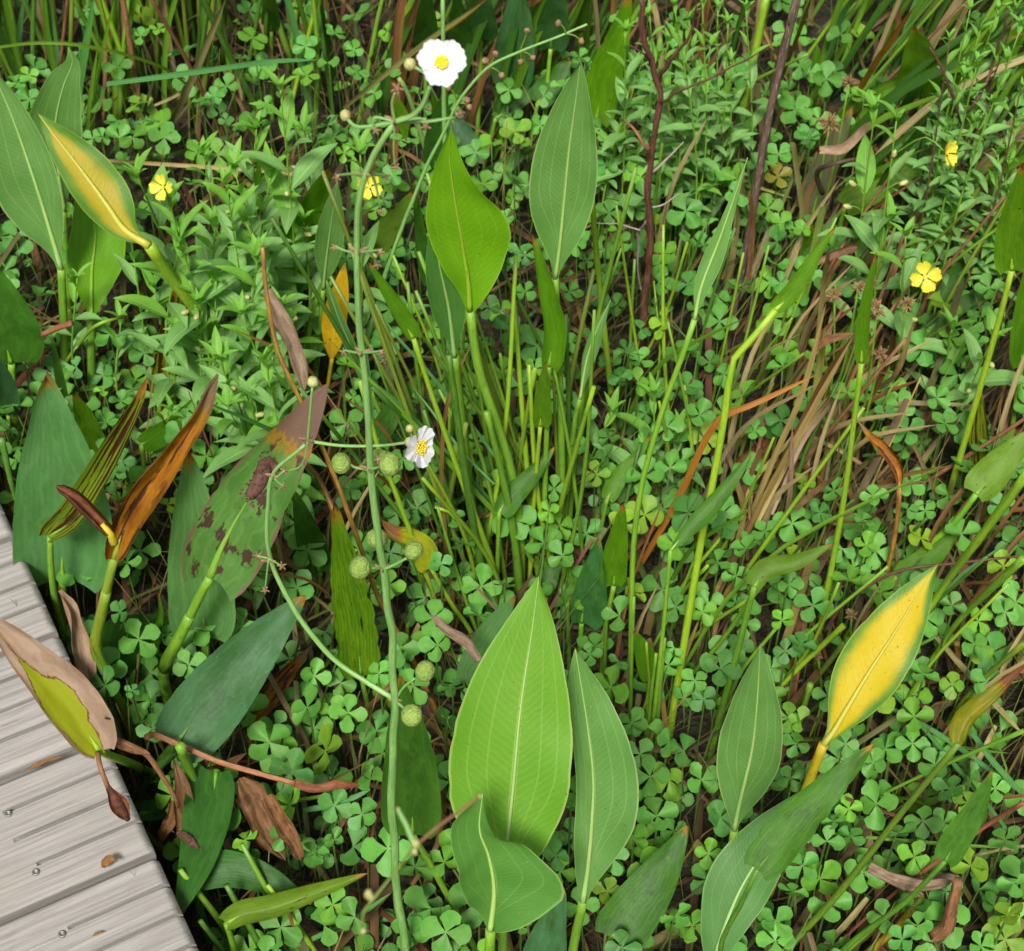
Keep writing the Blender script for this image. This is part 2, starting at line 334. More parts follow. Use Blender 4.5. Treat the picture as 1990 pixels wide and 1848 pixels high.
def smoothtab(tab):
    # sample through a monotone-ish smoothing so outlines are round, not faceted
    N = 60; v = [interp(tab, i / N) for i in range(N + 1)]
    for _ in range(3): v = [v[0]] + [(v[i - 1] + 2 * v[i] + v[i + 1]) / 4 for i in range(1, N)] + [v[-1]]
    return [(i / N, v[i]) for i in range(N + 1)]
PROF = {
 'sag': [(0, .10), (.05, .13), (.12, .34), (.22, .68), (.34, .94), (.43, 1), (.55, .97), (.68, .81), (.8, .56), (.9, .3), (.97, .1), (1, 0)],
 'sagn': [(0, .12), (.1, .2), (.25, .6), (.42, .95), (.52, 1), (.65, .9), (.8, .6), (.92, .25), (1, 0)],
 'sagw': [(0, .10), (.06, .2), (.15, .6), (.27, .95), (.36, 1), (.46, .9), (.6, .6), (.75, .36), (.9, .16), (1, 0)],
 'pond': [(0, .62), (.03, .82), (.1, .98), (.2, 1), (.35, .95), (.5, .83), (.65, .66), (.8, .44), (.92, .24), (.98, .12), (1, .03)],
 'pondl': [(0, .4), (.04, .7), (.15, .97), (.3, 1), (.5, .92), (.7, .7), (.85, .45), (.95, .24), (1, .04)],
 'lance': [(0, .15), (.12, .6), (.3, .97), (.45, 1), (.65, .8), (.85, .42), (1, 0)],
 'strap': [(0, .75), (.3, 1), (.7, .95), (.9, .65), (1, .05)],
 'even': [(0, .9), (.5, 1), (1, .8)],
}
PROF = {k: smoothtab(v) for k, v in PROF.items()}
def blade_mesh(pts, wl, wr, pl, pr, mat, origin, roll=0, curl=.35, fold=0, wave=.04, crink=0, lobe=0, nt=26, nu=8, seed=0, twist=0, rag=0):
    """leaf blade: centre line pts (base->tip), half widths in metres, cross section bent towards the viewer"""
    rnd = random.Random(seed); ph = [rnd.uniform(0, 6.28) for _ in range(8)]
    cl = spline(pts, nt); vs, uvs, fs = [], [], []
    frames = []
    L = sum((cl[i + 1] - cl[i]).length for i in range(nt))
    for i, p in enumerate(cl):
        T = (cl[min(i + 1, nt)] - cl[max(i - 1, 0)]).normalized(); V = (p - CAM).normalized()
        Sd = V.cross(T)
        if Sd.length < .05: Sd = frames[-1][1].copy() if frames else T.orthogonal()
        Sd.normalize(); Nn = T.cross(Sd).normalized()
        if Nn.dot(V) > 0: Nn = -Nn
        q = Quaternion(T, R(roll + twist * i / nt)); frames.append((T, q @ Sd, q @ Nn))
    cr = max(.35, math.cos(R(roll))); cc = abs(curl) / math.sin(min(abs(curl), 1.45)) if abs(curl) > 1e-3 else 1
    for i, p in enumerate(cl):
        t = i / nt; T, Sd, Nn = frames[i]
        for j in range(-nu, nu + 1):
            u = j / nu; a = abs(u); w0 = (wr if u > 0 else wl); pf = interp(pr if u > 0 else pl, t); w = w0 * pf / cr
            if rag and a > .99: w *= 1 - rag * max(0, noise.noise(Vector((t * 14, seed * 3.1, u)))) 
            an = curl * a; w *= cc
            s = w * (math.sin(an) / curl if abs(curl) > 1e-3 else a) ; nrm = w * ((1 - math.cos(an)) / curl if abs(curl) > 1e-3 else 0) + w * fold * a
            wv = wave * w0 * a * a * math.sin(t * 9 + ph[0] + (2.2 if u > 0 else 0)) + .5 * wave * w0 * a * math.sin(t * 21 + ph[1] + u * 2)
            if crink:
                wv += crink * w0 * (.6 * math.sin(t * 17 + u * 3 + ph[2]) * a + .5 * noise.noise(Vector((t * 7 + ph[3], u * 2.3, seed))) + .25 * math.sin(u * 9 + ph[4]))
                s *= 1 + .25 * crink * math.sin(t * 13 + ph[5])
            back = -T * (lobe * w0 * a * a * max(0, 1 - t / .14)) if lobe else Vector((0, 0, 0))
            vs.append(p + Sd * (s if u > 0 else -s) + Nn * (nrm + wv) + back - origin); uvs.append(((u + 1) / 2, t))
    m = 2 * nu + 1
    for i in range(nt):
        for j in range(m - 1): a = i * m + j; fs.append((a, a + 1, a + m + 1, a + m))
    return mesh('blade', vs, fs, mat, uvs), frames, cl

def build_stalk(foot, base3, stalk, yf, yb):
    px = [foot] + stalk; b2 = topx(base3)
    chain = px + [b2]; L = [0]
    for a, b in zip(chain, chain[1:]): L.append(L[-1] + math.hypot(a[0] - b[0], a[1] - b[1]))
    pts = []
    for (x, y), l in zip(px, L):
        pts.append(aty(x, y, yf + (yb - yf) * l / L[-1]))
    pts.append(base3); return pts

ZW = []
def leaf(label, mid, wl, wr, mat, foot=None, stalk=(), prof='sag', r=(7, 5), smat='st_green', lean=0.0, k=-.07, name='arrowhead_leaf',
         cat='leaf', roll=0, curl=.4, fold=0, wave=.08, crink=0, lobe=0, rib=None, tint=(1, 1, 1), group=None, pl=None, pr=None, zb=None, twist=0, bow=0, rag=.04, sheath=None, ribfrac=.16):
    stalk = list(stalk)
    if foot is not None:
        f3 = atz(foot[0], foot[1], 0.0); yf = f3.y; yb = yf + lean
        b3 = aty(mid[0][0], mid[0][1], yb)
        if zb is not None: b3 = atz(mid[0][0], mid[0][1], zb)
    else: b3 = atz(mid[0][0], mid[0][1], zb); f3 = b3
    d0 = dep(b3); L = [0]
    for a, b in zip(mid, mid[1:]): L.append(L[-1] + math.hypot(a[0] - b[0], a[1] - b[1]))
    pts = []
    for (x, y), l in zip(mid, L):
        t = l / L[-1]; pts.append(atd(x, y, d0 * (1 + k * t + bow * math.sin(math.pi * t))))
    mz = min(p.z for p in pts)
    if mz < .02: ZW.append((label[:40], round(mz, 2)))
    th = thing(name, label, cat, f3, group)
    px = d0 / F
    sd = (hash(label) if False else sum(ord(c) * (i + 1) for i, c in enumerate(label))) % 9973
    me, fr, cl = blade_mesh(pts, wl * px, wr * px, smoothtab(pl) if pl else PROF[prof], smoothtab(pr) if pr else PROF[prof], mat, f3, roll, curl, fold, wave, crink, lobe, seed=sd, twist=twist, rag=rag)
    bl = link('blade', me, th, tint)
    if rib is None: rib = 'pen' if mat.startswith('sag') else None
    if rib:
        n = len(cl); rr = [max(.0003, r[1] * px * .72 * (1 - .9 * (i / (n - 1)) ** .7)) for i in range(n)]
        v, f, uu = tube([c + fr[i][2] * rr[i] * .35 for i, c in enumerate(cl)], rr, 6, f3)
        link('midrib', mesh('midrib', v, f, {'sag_yellow': 'st_ribyellow', 'sag_orange': 'st_ribyellow', 'sag_lime': 'st_lime'}.get(mat, 'rib_' + mat if 'rib_' + mat in M else 'st_rib'), uu), bl, tint)
    elif foot is not None and (mat.startswith('pond') or mat in ('streak', 'dead_orange', 'dying')):
        n = max(4, int(len(cl) * ribfrac)); rr = [r[1] * px * .95 * (1 - (i / (n - 1))) ** 1.1 + .0002 for i in range(n)]
        v, f, uu = tube([c - fr[i][2] * rr[i] * .25 for i, c in enumerate(cl[:n])], rr, 7, f3)
        link('midrib', mesh('midrib', v, f, smat, uu), bl, tint)
    if foot is not None:
        sp = build_stalk(foot, b3, stalk, yf, yb); sp[0] = sp[0] + Vector((0, 0, -.02))
        nn = 20; c2 = spline(sp, nn)
        v, f, uu = tube(c2, [(r[0] + (r[1] - r[0]) * i / nn) * dep(c2[i]) / F for i in range(nn + 1)], 8, f3)
        link('petiole', mesh('petiole', v, f, smat, uu), th, tint)
        if sheath:
            for (a, b) in sheath:
                i0, i1 = int(a * nn), int(b * nn); seg = c2[i0:i1 + 1]; m_ = len(seg) - 1
                v, f, uu = tube(seg, [(r[0] + (r[1] - r[0]) * (i0 + i) / nn) * dep(seg[i]) / F * (1.28 - .22 * (i / m_)) for i in range(m_ + 1)], 8, f3)
                link('sheath', mesh('sheath', v, f, smat, uu), th, tint)
    return th
M['st_ribyellow'] = stalkmat('st_ribyellow', C(190, 184, 64), C(176, 178, 60))
M['st_rib'] = stalkmat('st_rib', C(160, 196, 112), C(146, 184, 98))

def strand(label, pts, w, mat, z=None, lean=0, name='reed_stalk', cat='stalk', flat=False, group=None, tint=(1, 1, 1), n=None, taper=.6, roll=0, curl=.5, crink=0):
    """a stalk or strap through picture points; z=(z0,z1..) heights, or upright from its foot (pts[0])"""
    if z is None:
        f = atz(*pts[0], 0); L = [0]
        for a, b in zip(pts, pts[1:]): L.append(L[-1] + math.hypot(a[0] - b[0], a[1] - b[1]))
        P = [aty(x, y, f.y + lean * l / L[-1]) for (x, y), l in zip(pts, L)]; P[0].z -= .02
    else:
        zz = [z[0] + (z[-1] - z[0]) * i / (len(pts) - 1) for i in range(len(pts))] if len(z) != len(pts) else z
        P = [atz(x, y, q) for (x, y), q in zip(pts, zz)]
    if mat in ('straw', 'rust'): tint = (tint[0] * .98, tint[1] * 1.1, tint[2] * .98)
    o = P[0].copy(); n = n or max(6, 5 * (len(pts) - 1)); px = dep(P[len(P) // 2]) / F
    sd = sum(int(a * 3 + b * 7) for a, b in pts) % 9973
    if flat:
        me, _, _ = blade_mesh(P, w * px, w * px, PROF['strap'], PROF['strap'], mat, o, roll, curl, 0, .15, crink, nt=n, nu=2, seed=sd)
    else:
        c = spline(P, n); v, f, uu = tube(c, [w * px * (1 - (1 - taper) * i / n) * (1 + .06 * math.sin(i * 2.3 + sd)) for i in range(n + 1)], 7, o); me = mesh('stalk', v, f, mat, uu)
    ob = link(name, me, None, tint, o); tag(ob, label, cat, group); return ob
# ------------------------------------------------------------------ setting: mud and boardwalk
vs, fs = [], []
xs = [-40, -12, -4] + [-2 + i * .05 for i in range(81)] + [4, 12, 40]; ys = [-40, -8, -1] + [.2 + i * .05 for i in range(90)] + [8, 20, 60]
for y in ys:
    for x in xs: vs.append((x, y, .012 * noise.noise(Vector((x * 4, y * 4, 0))) + .01 * noise.noise(Vector((x * 13, y * 13, 3))) - .012))
nx = len(xs)
for j in range(len(ys) - 1):
    for i in range(nx - 1): a = j * nx + i; fs.append((a, a + 1, a + nx + 1, a + nx))
o = link('ground', mesh('ground', vs, fs, 'mud')); o['kind'] = 'structure'; o['label'] = 'dark wet mud under the marsh plants'

DZ = .22
E0 = atz(28, 1037, DZ); E1 = atz(302, 1654, DZ)
ED = (E1 - E0).normalized()                     # along the boardwalk's edge, towards the camera
PITCHW = (E1 - E0).length / 3                   # one board
IN = Vector((ED.y, -ED.x, 0));                  # along the boards, away from the plants
if IN.x > 0: IN = -IN
deck = thing('boardwalk', 'weathered grey timber boardwalk with grooved plank ends in the lower corner', 'boardwalk', E0)
ang = math.atan2(IN.y, IN.x)
Rm = Matrix.Rotation(ang, 4, 'Z')
sgn = 1 if (Rm @ Vector((0, 1, 0))).dot(ED) > 0 else -1
def plank_mesh(seed, glen):
    rnd = random.Random(seed); Wd = PITCHW - .009; Ln = 1.25; TH = .032
    us = []                                      # across the board
    us = [0, .001, .0025, .0045, .007]
    for k in range(3): us += [Wd * (k + 1) / 4 + e for e in (-.0055, -.0035, -.0024, -.002, -.0012, 0, .0012, .002, .0024, .0035, .0055)]
    us += [Wd * (k + .5) / 4 for k in range(4)] + [Wd - q for q in (0, .001, .0025, .0045, .007)]
    us = sorted(us); NU = len(us) - 1
    ls = [0, .0004, .001, .0018, .003, .0045, .006, .008, .01, .012, .0145, .018, .025, .035, .05, .07] + [glen * .8, glen * .93, glen * .97, glen, glen * 1.03, glen * 1.08] + [.2, .35, .6, .9, Ln]
    ls = sorted(set(ls)); gj = [rnd.uniform(.96, 1.05) for _ in range(3)]
    def prof(u, l):
        z = 0.0
        e = min(u, Wd - u); z -= .006 * max(0, 1 - e / .006) ** 2           # rounded long edges
        n_ = .008 * max(0, 1 - l / .009) ** 2.4; z -= n_                       # rounded nosing
        for k in range(3):
            c = Wd * (k + 1) / 4; d = abs(u - c); gl = glen * gj[k]
            on = min(1, max(0, (gl - l) / .006)) ** .5
            if d < .0024: z -= .008 * on * min(1, (.0024 - d) / .0005)
            elif d < .0055: z -= .0006 * on * (1 - (d - .0024) / .0031) ** 2
        return z
    vs, fs = [], []
    for l in ls:
        for u in us: vs.append((l, u * sgn, prof(u, l)))
    m = NU + 1
    for i in range(len(ls) - 1):
        for j in range(NU): a = i * m + j; fs.append((a, a + 1, a + m + 1, a + m))
    b0 = len(vs)                                # front face and sides
    for j, u in enumerate(us): vs.append((0.001, u * sgn, -TH))
    for j in range(NU): fs.append((j, b0 + j, b0 + j + 1, j + 1))
    b1 = len(vs); vs += [(Ln, 0, -TH), (Ln, Wd * sgn, -TH)]
    fs.append(tuple([i * m for i in range(len(ls))] + [b1, b0])); fs.append(tuple([i * m + NU for i in range(len(ls) - 1, -1, -1)] + [b0 + NU, b1 + 1]))
    return mesh('plank', vs, fs, 'deck', None, False)
# screw: a dished head with a star recess
sv, sf = [], []
rings = [(.0, -.0012), (.0016, -.0012), (.0019, .0006), (.0034, .001), (.0042, .0003), (.0044, -.003)]
for (rr, zz) in rings:
    for k in range(14): an = 2 * math.pi * k / 14; sv.append((rr * math.cos(an) * (1 + (.18 * math.cos(an * 6) if .001 < rr < .002 else 0)), rr * math.sin(an), zz))
for i in range(len(rings) - 1):
    for k in range(14): a = i * 14 + k; b = i * 14 + (k + 1) % 14; sf.append((a, b, b + 14, a + 14))
screw_me = mesh('screw', sv, sf, 'steel')
def mark(x, y): return atz(x, y, DZ)
for i in range(-7, 6):
    pl = link('plank', plank_mesh(i, .099 + .004 * (i % 3)), deck)
    off = ED * (PITCHW * i + .0035); pl.location = off + Vector((0, 0, .0015 * math.sin(i * 2.1))); pl.rotation_euler = (0, 0, ang)
    pl.color = (1, 1, 1, 1)
    for q, inn in ((.26, .108), (.76, .106)):
        s_ = link('screw', screw_me, pl); s_.location = (inn + .003 * math.sin(i * 3 + q * 9), PITCHW * q * sgn, .0009); s_.scale = (.88, .88, .88)
# bearer below the boards, set back from the nosing
def boxm(name, c, dx, dy, dz, mat):
    v = [(c[0] + sx * dx / 2, c[1] + sy * dy / 2, c[2] + sz * dz / 2) for sx in (-1, 1) for sy in (-1, 1) for sz in (-1, 1)]
    return mesh(name, v, [(0, 1, 3, 2), (4, 6, 7, 5), (0, 4, 5, 1), (2, 3, 7, 6), (0, 2, 6, 4), (1, 5, 7, 3)], mat, None, False)
b = link('bearer', boxm('bearer', (.15, 0, -.10), .045, 3.2, .13, 'deck_under'), deck); b.rotation_euler = (0, 0, ang)
b = link('bearer', boxm('bearer', (.75, 0, -.10), .045, 3.2, .13, 'deck_under'), deck); b.rotation_euler = (0, 0, ang)
def on_deck(p, m=0.0): return (p - E0).dot(IN) > -m
# ------------------------------------------------------------------ large leaves, each with its own stalk
PW = dict(name='pickerelweed_leaf', prof='pond', lobe=.18)
# --- stand at the far left
leaf('tall dull green arrowhead leaf cut by the frame beside the yellowing leaf', [(119, 522), (103, 467), (67, 350), (20, 217), (-28, 115)], 72, 46, 'sag_blue', (124, 830), [(124, 640)], r=(9, 8), roll=-12, fold=.15)
leaf('pale green arrowhead leaf with hooked tip behind the yellowing leaf', [(125, 410), (112, 320), (108, 240), (124, 165), (141, 120), (133, 92)], 56, 48, 'sag_blue', (134, 640), [(130, 540)], r=(7, 6), roll=10, tint=(1.05, 1.05, 1.05))
leaf('arrowhead leaf turned orange-yellow inside a green margin, on a thick slanting stalk', [(290, 477), (243, 447), (207, 397), (160, 333), (105, 262), (74, 221)], 44, 56, 'sag_orange', (480, 790), [(430, 690), (390, 616), (330, 535)], r=(11, 12), smat='st_lime', lean=-.12, k=-.02)
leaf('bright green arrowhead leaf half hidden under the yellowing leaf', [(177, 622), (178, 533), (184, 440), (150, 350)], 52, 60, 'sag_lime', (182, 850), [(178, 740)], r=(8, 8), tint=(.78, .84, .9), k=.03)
leaf('glossy deep green rounded leaf cut by the frame above the boardwalk', [(22, 706), (-5, 620), (-60, 480)], 85, 72, 'pond_deep', (40, 900), [(28, 800)], r=(8, 7), k=-.08, **PW, tint=(1.2, 1.25, 1.1))
leaf('small grey-green leaf with a burnt streak under the deep green rounded leaf', [(16, 806), (10, 750), (-4, 690)], 24, 24, 'pond_dark', (25, 930), [(20, 860)], r=(4, 4), **PW)
leaf('narrow rolled green leaf standing beside the pale blue-green leaf tip', [(128, 790), (112, 710), (100, 655)], 11, 9, 'pond_deep', (132, 900), [], r=(4, 4), **PW)
leaf('striped olive leaf with dark tip behind the pale blue-green leaf', [(188, 900), (165, 820), (143, 762)], 28, 30, 'pond_stripe', (200, 1000), [(192, 940)], r=(4, 4), **PW, tint=(.8, .85, .8))
leaf('big pale blue-green pickerelweed leaf with a brown tip beside the boardwalk', [(122, 1126), (116, 1000), (104, 860), (88, 730)], 90, 98, 'pond_blue', (117, 1290), [(120, 1190)], r=(8, 8), smat='st_lime', k=-.13, curl=.5, **PW)
leaf('folded arching leaf with dark brown streaks in front of the pale blue-green leaf', [(97, 1043), (140, 1010), (190, 935), (240, 845), (272, 780), (287, 732)], 30, 20, 'streak', (156, 1345), [(140, 1285), (112, 1190), (100, 1115)], r=(9, 6), smat='st_green', k=-.06, fold=.5, curl=.7, roll=-10, name='pickerelweed_leaf', prof='pondl', lobe=.4)
leaf('dark green leaf edge glimpsed behind the curled orange-brown leaf', [(275, 865), (340, 825), (388, 765)], 22, 24, 'pond_green', (300, 1010), [(285, 940)], r=(5, 5), **PW, tint=(.75, .85, .8), k=.03)
leaf('curled dying leaf, orange and brown, on a thick blotched green stalk', [(222, 1085), (240, 1030), (285, 950), (335, 880), (385, 805), (410, 755), (424, 728)], 30, 26, 'dead_orange', (268, 1450), [(235, 1377), (194, 1283), (185, 1252), (200, 1180), (212, 1125)], r=(12, 9), smat='st_blotch', k=-.05, curl=1.5, crink=.3, fold=.25, prof='pondl', twist=25, name='pickerelweed_leaf', sheath=[(.45, .85)])
leaf('large green leaf blotched with brown spots and tan edges', [(408, 1122), (430, 1065), (480, 975), (545, 880), (600, 800), (634, 748)], 68, 86, 'pond_spotted', (346, 1450), [(333, 1382), (318, 1318), (322, 1290), (352, 1232), (395, 1145)], r=(12, 9), smat='st_green', k=-.04, name='pickerelweed_leaf', prof='pond', lobe=.35, rag=.1, sheath=[(.5, .8)], curl=.5, ribfrac=.45)
leaf('pale ribbed green leaf with burnt tip behind the brown-spotted leaf', [(398, 1240), (390, 1120), (377, 990), (366, 877)], 66, 62, 'pond_pale', (408, 1390), [(402, 1300)], r=(8, 8), k=-.1, **PW)
leaf('dark blue-green leaf slanting up from the base of the dead brown stems', [(345, 1440), (400, 1370), (480, 1275), (550, 1200), (593, 1157)], 64, 74, 'pond_dark', (258, 1560), [(300, 1500)], r=(10, 9), smat='st_dark', k=.02, curl=.3, fold=.12, name='pickerelweed_leaf', prof='pond', lobe=.3, zb=.24)
leaf('rust-orange dead leaf tucked behind the dark blue-green leaf', [(488, 1420), (535, 1345), (607, 1253)], 22, 16, 'dead_orange', (480, 1500), [], r=(4, 4), smat='st_orange', k=.02, curl=.8, prof='lance', name='dead_leaf', tint=(.9, .85, .9))
leaf('withered tan leaf with a yellow-green centre lying over the boardwalk', [(194, 1460), (160, 1410), (110, 1345), (50, 1280), (-25, 1195)], 42, 60, 'dying', (345, 1560), [(325, 1535), (285, 1500)], r=(10, 8), smat='st_lime', k=-.03, zb=.36, curl=.8, crink=.14, fold=.15, prof='pondl', lobe=.15, name='dead_leaf')
leaf('twisted pale tan dead leaf hanging along the boardwalk edge', [(222, 1440), (190, 1385), (165, 1330), (150, 1255), (133, 1190), (117, 1147)], 24, 22, 'dead_tan', (262, 1520), [(245, 1480)], r=(5, 4), smat='st_brown', k=-.04, curl=1.3, crink=.25, prof='strap', name='dead_leaf', twist=60, tint=(1.05, 1, 1))
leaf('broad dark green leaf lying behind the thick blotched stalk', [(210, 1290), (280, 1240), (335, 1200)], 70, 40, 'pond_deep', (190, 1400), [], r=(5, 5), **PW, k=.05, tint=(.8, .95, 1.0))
leaf('flat green leaf showing low behind the thick blotched stalk', [(400, 1300), (330, 1290), (240, 1340)], 24, 30, 'pond_deep', (410, 1380), [], r=(6, 6), **PW, k=.0, tint=(1.1, 1.1, 1.3))
leaf('small curled leaf with a dead brown tip between the thick stalks', [(290, 1310), (302, 1240), (312, 1190), (307, 1150)], 12, 12, 'pond_green', (280, 1370), [], r=(5, 5), **PW, curl=1.4, k=-.02, tint=(.8, .85, .9))
leaf('dark green leaf pointing to the spotted olive leaf at the bottom', [(373, 1705), (440, 1695), (520, 1715), (605, 1757)], 44, 30, 'pond_deep', (420, 1850), [(395, 1790)], r=(9, 8), smat='st_dark', k=.0, name='pickerelweed_leaf', prof='pond', lobe=.3, tint=(.85, 1.0, 1.25))
leaf('small dark green leaf lying beside the boardwalk edge', [(275, 1580), (340, 1575), (413, 1606)], 24, 18, 'pond_deep', (270, 1640), [], r=(5, 5), **PW, k=0, tint=(.85, 1, 1.1))
leaf('folded olive leaf with black blotches curving along the bottom', [(440, 1795), (470, 1778), (530, 1765), (620, 1733), (716, 1697)], 28, 20, 'pond_olive', (450, 1960), [(455, 1850)], r=(8, 6), k=.0, curl=.8, fold=.3, **PW)
leaf('large dark green leaf hanging behind the bright green stalk at the bottom', [(420, 1500), (410, 1580), (385, 1680), (340, 1790)], 40, 55, 'pond_deep', (440, 1560), [], r=(6, 6), **PW, k=-.05, tint=(.8, .95, 1.1), zb=.2)
# --- the middle of the bottom edge
leaf('largest bright yellow-green arrowhead leaf standing at the bottom', [(978, 1775), (987, 1632), (997, 1532), (1013, 1365), (1033, 1232), (1047, 1121)], 127, 108, 'sag_bright', (968, 2180), [(975, 1950)], r=(11, 9), k=-.05, curl=.3)
leaf('folded arrowhead leaf in front of the largest bright leaf, its tip curling back', [(953, 1806), (960, 1732), (950, 1665), (932, 1612), (938, 1543)], 66, 135, 'sag_dark', (945, 2250), [(950, 1950)], r=(12, 10), k=-.06, curl=.55, fold=.22, tint=(1.15, 1.15, .95),
     pl=[(0, .08), (.1, .3), (.25, .7), (.45, 1), (.65, .95), (.85, .75), (1, .1)], pr=[(0, .06), (.1, .25), (.22, .62), (.36, .98), (.44, .95), (.56, .6), (.7, .3), (.85, .1), (1, .02)])
leaf('half-turned blue-green arrowhead leaf beside the largest bright leaf', [(1133, 1752), (1143, 1682), (1150, 1599), (1153, 1515), (1143, 1419), (1125, 1305), (1118, 1261)], 36, 86, 'sag_blue', (1085, 2080), [(1113, 1850)], r=(10, 9), k=-.06, fold=.1,
     pl=[(0, .1), (.1, .6), (.25, .9), (.5, .9), (.8, .9), (.93, .5), (1, 0)])
leaf('broad dark green leaf with a brown midline leaning to the right at the bottom', [(1188, 1824), (1225, 1780), (1275, 1710), (1336, 1605)], 52, 54, 'pond_deep', (1165, 1960), [(1178, 1870)], r=(7, 6), k=.0, **PW, tint=(1.1, 1.1, 1.2))
leaf('dark leaf rising from the bottom edge behind the folded arrowhead leaf', [(1045, 1960), (1060, 1850), (1095, 1725)], 50, 50, 'pond_dark', (1040, 2080), [], r=(7, 7), k=-.04, **PW)
leaf('dark green leaf with a brown stain behind the flower stalk', [(802, 1622), (800, 1530), (792, 1420), (778, 1313)], 60, 56, 'pond_deep', (930, 1840), [(870, 1740), (825, 1660)], r=(7, 6), k=-.1, name='pickerelweed_leaf', prof='pond', lobe=.1, tint=(1.1, 1.05, 1))
leaf('torn yellow-green striped leaf left of the flower stalk', [(702, 1312), (690, 1205), (672, 1100), (649, 977)], 44, 42, 'pond_stripe', (745, 1440), [(715, 1370)], r=(5, 5), k=-.1, rag=.3, **PW)
leaf('grey-green leaf with a shrivelled tip peeking from behind the largest bright leaf', [(915, 1330), (950, 1240), (1003, 1158)], 36, 30, 'pond_pale', (925, 1450), [], r=(6, 6), k=-.03, **PW, tint=(.8, .82, .85))
# --- centre stand
leaf('bright lime arrowhead leaf with a wide right side in the centre', [(913, 603), (910, 550), (897, 467), (883, 383), (873, 300), (876, 246)], 60, 94, 'sag_lime', (1010, 1165), [(1010, 1033), (993, 916), (963, 816), (930, 716)], r=(10, 9), smat='st_green', k=-.1, curl=.35, lean=.03,
     pl=[(0, .1), (.1, .3), (.25, .68), (.42, .97), (.55, 1), (.7, .72), (.85, .36), (1, 0)], pr=[(0, .08), (.1, .34), (.22, .72), (.36, .98), (.45, 1), (.56, .82), (.68, .5), (.8, .28), (.92, .12), (1, 0)])
leaf('tall blue-green arrowhead leaf with straight midrib right of the white flower', [(1079, 540), (1087, 483), (1097, 383), (1107, 283), (1120, 187), (1128, 116)], 68, 58, 'sag_blue', (1086, 1090), [(1092, 950), (1087, 720)], r=(7, 7), k=-.1, tint=(1.05, 1.05, 1))
leaf('narrow bent yellow-green leaf with burnt tip in the centre', [(1067, 712), (1074, 640), (1058, 560), (1045, 500), (1034, 455)], 17, 27, 'pond_green', (1066, 1130), [(1057, 1049), (1060, 916)], r=(6, 5), k=-.06, curl=.9, fold=.2, **PW, tint=(1.1, 1.1, 1))
leaf('small pale leaf with an orange edge below the bent yellow-green leaf', [(1050, 828), (1052, 770), (1060, 702)], 15, 22, 'pond_green', (1028, 1145), [(1037, 983)], r=(5, 4), smat='st_lime', k=-.05, **PW, tint=(1.2, 1.05, 1.3))
leaf('edge-on blue-green leaf on a pale stalk right of the bent leaf', [(1127, 775), (1140, 700), (1160, 640), (1187, 583)], 10, 17, 'sag_blue', (1088, 1070), [(1105, 930), (1118, 810)], r=(6, 5), k=-.03, curl=.9, prof='sagn')
leaf('small folded leaf with a blackened edge among the centre stalks', [(970, 996), (990, 960), (1030, 920), (1077, 869)], 16, 30, 'pond_deep', (965, 1190), [(967, 1090)], r=(5, 4), k=.0, curl=.6, **PW, tint=(1.2, 1.2, 1))
leaf('small narrow leaf with an orange tip right of the centre stalks', [(1180, 970), (1200, 930), (1235, 890), (1264, 846)], 17, 19, 'pond_green', (1138, 1100), [(1163, 1046)], r=(4, 4), k=.0, **PW)
leaf('spotted lime leaf with a dark shrivelled tip', [(1193, 1137), (1196, 1090), (1205, 1030), (1212, 978)], 28, 24, 'pond_green', (1168, 1340), [(1175, 1232)], r=(5, 5), k=-.06, **PW, tint=(1.15, 1.1, 1))
leaf('smooth dark green leaf beside the spotted lime leaf', [(1130, 1210), (1138, 1150), (1150, 1100), (1162, 1047)], 24, 46, 'pond_dark', (1124, 1330), [], r=(5, 5), k=-.06, **PW, tint=(.95, 1.15, .8))
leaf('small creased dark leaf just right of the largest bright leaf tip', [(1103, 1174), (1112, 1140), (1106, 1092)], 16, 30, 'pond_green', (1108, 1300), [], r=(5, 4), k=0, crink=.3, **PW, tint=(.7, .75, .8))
leaf('dark leaf lying low over the largest bright leaf tip', [(1055, 1150), (1075, 1110), (1098, 1090)], 22, 20, 'pond_deep', (1050, 1230), [], r=(4, 4), k=0, **PW)
leaf('small heart-shaped green leaf on twin stalks right of the largest leaf', [(1263, 1320), (1252, 1285), (1232, 1226)], 18, 32, 'pond_green', (1253, 1470), [(1257, 1400)], r=(5, 4), k=-.03, **PW, tint=(.85, .9, .9))
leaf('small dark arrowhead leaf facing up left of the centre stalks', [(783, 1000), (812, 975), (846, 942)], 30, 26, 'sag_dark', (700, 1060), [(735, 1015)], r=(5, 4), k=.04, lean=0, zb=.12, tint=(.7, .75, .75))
leaf('dark green leaf pointing to the pale stalk left of the centre', [(785, 1018), (840, 995), (909, 966)], 20, 16, 'pond_deep', (770, 1080), [], r=(4, 4), k=0, **PW, tint=(.9, 1, 1))
leaf('olive and brown curling leaf hanging behind the round green fruits', [(838, 1104), (830, 1065), (800, 1040), (768, 1030), (741, 1010)], 32, 18, 'dying_olive', (940, 1290), [(917, 1232), (877, 1173)], r=(5, 4), smat='st_lime', k=-.02, curl=.8, crink=.12, **PW)
leaf('drooping narrow leaf on a long pale green stalk in the centre left', [(803, 657), (782, 622), (745, 560), (714, 508)], 12, 22, 'pond_green', (980, 1195), [(957, 1099), (903, 949), (850, 799)], r=(7, 5), smat='st_lime', k=-.04, curl=.8, **PW)
leaf('dark folded leaf between the flower stalk and the drooping narrow leaf', [(728, 866), (765, 800), (823, 718)], 24, 20, 'pond_deep', (735, 990), [(730, 920)], r=(4, 4), k=-.02, **PW, tint=(1.15, 1.15, 1))
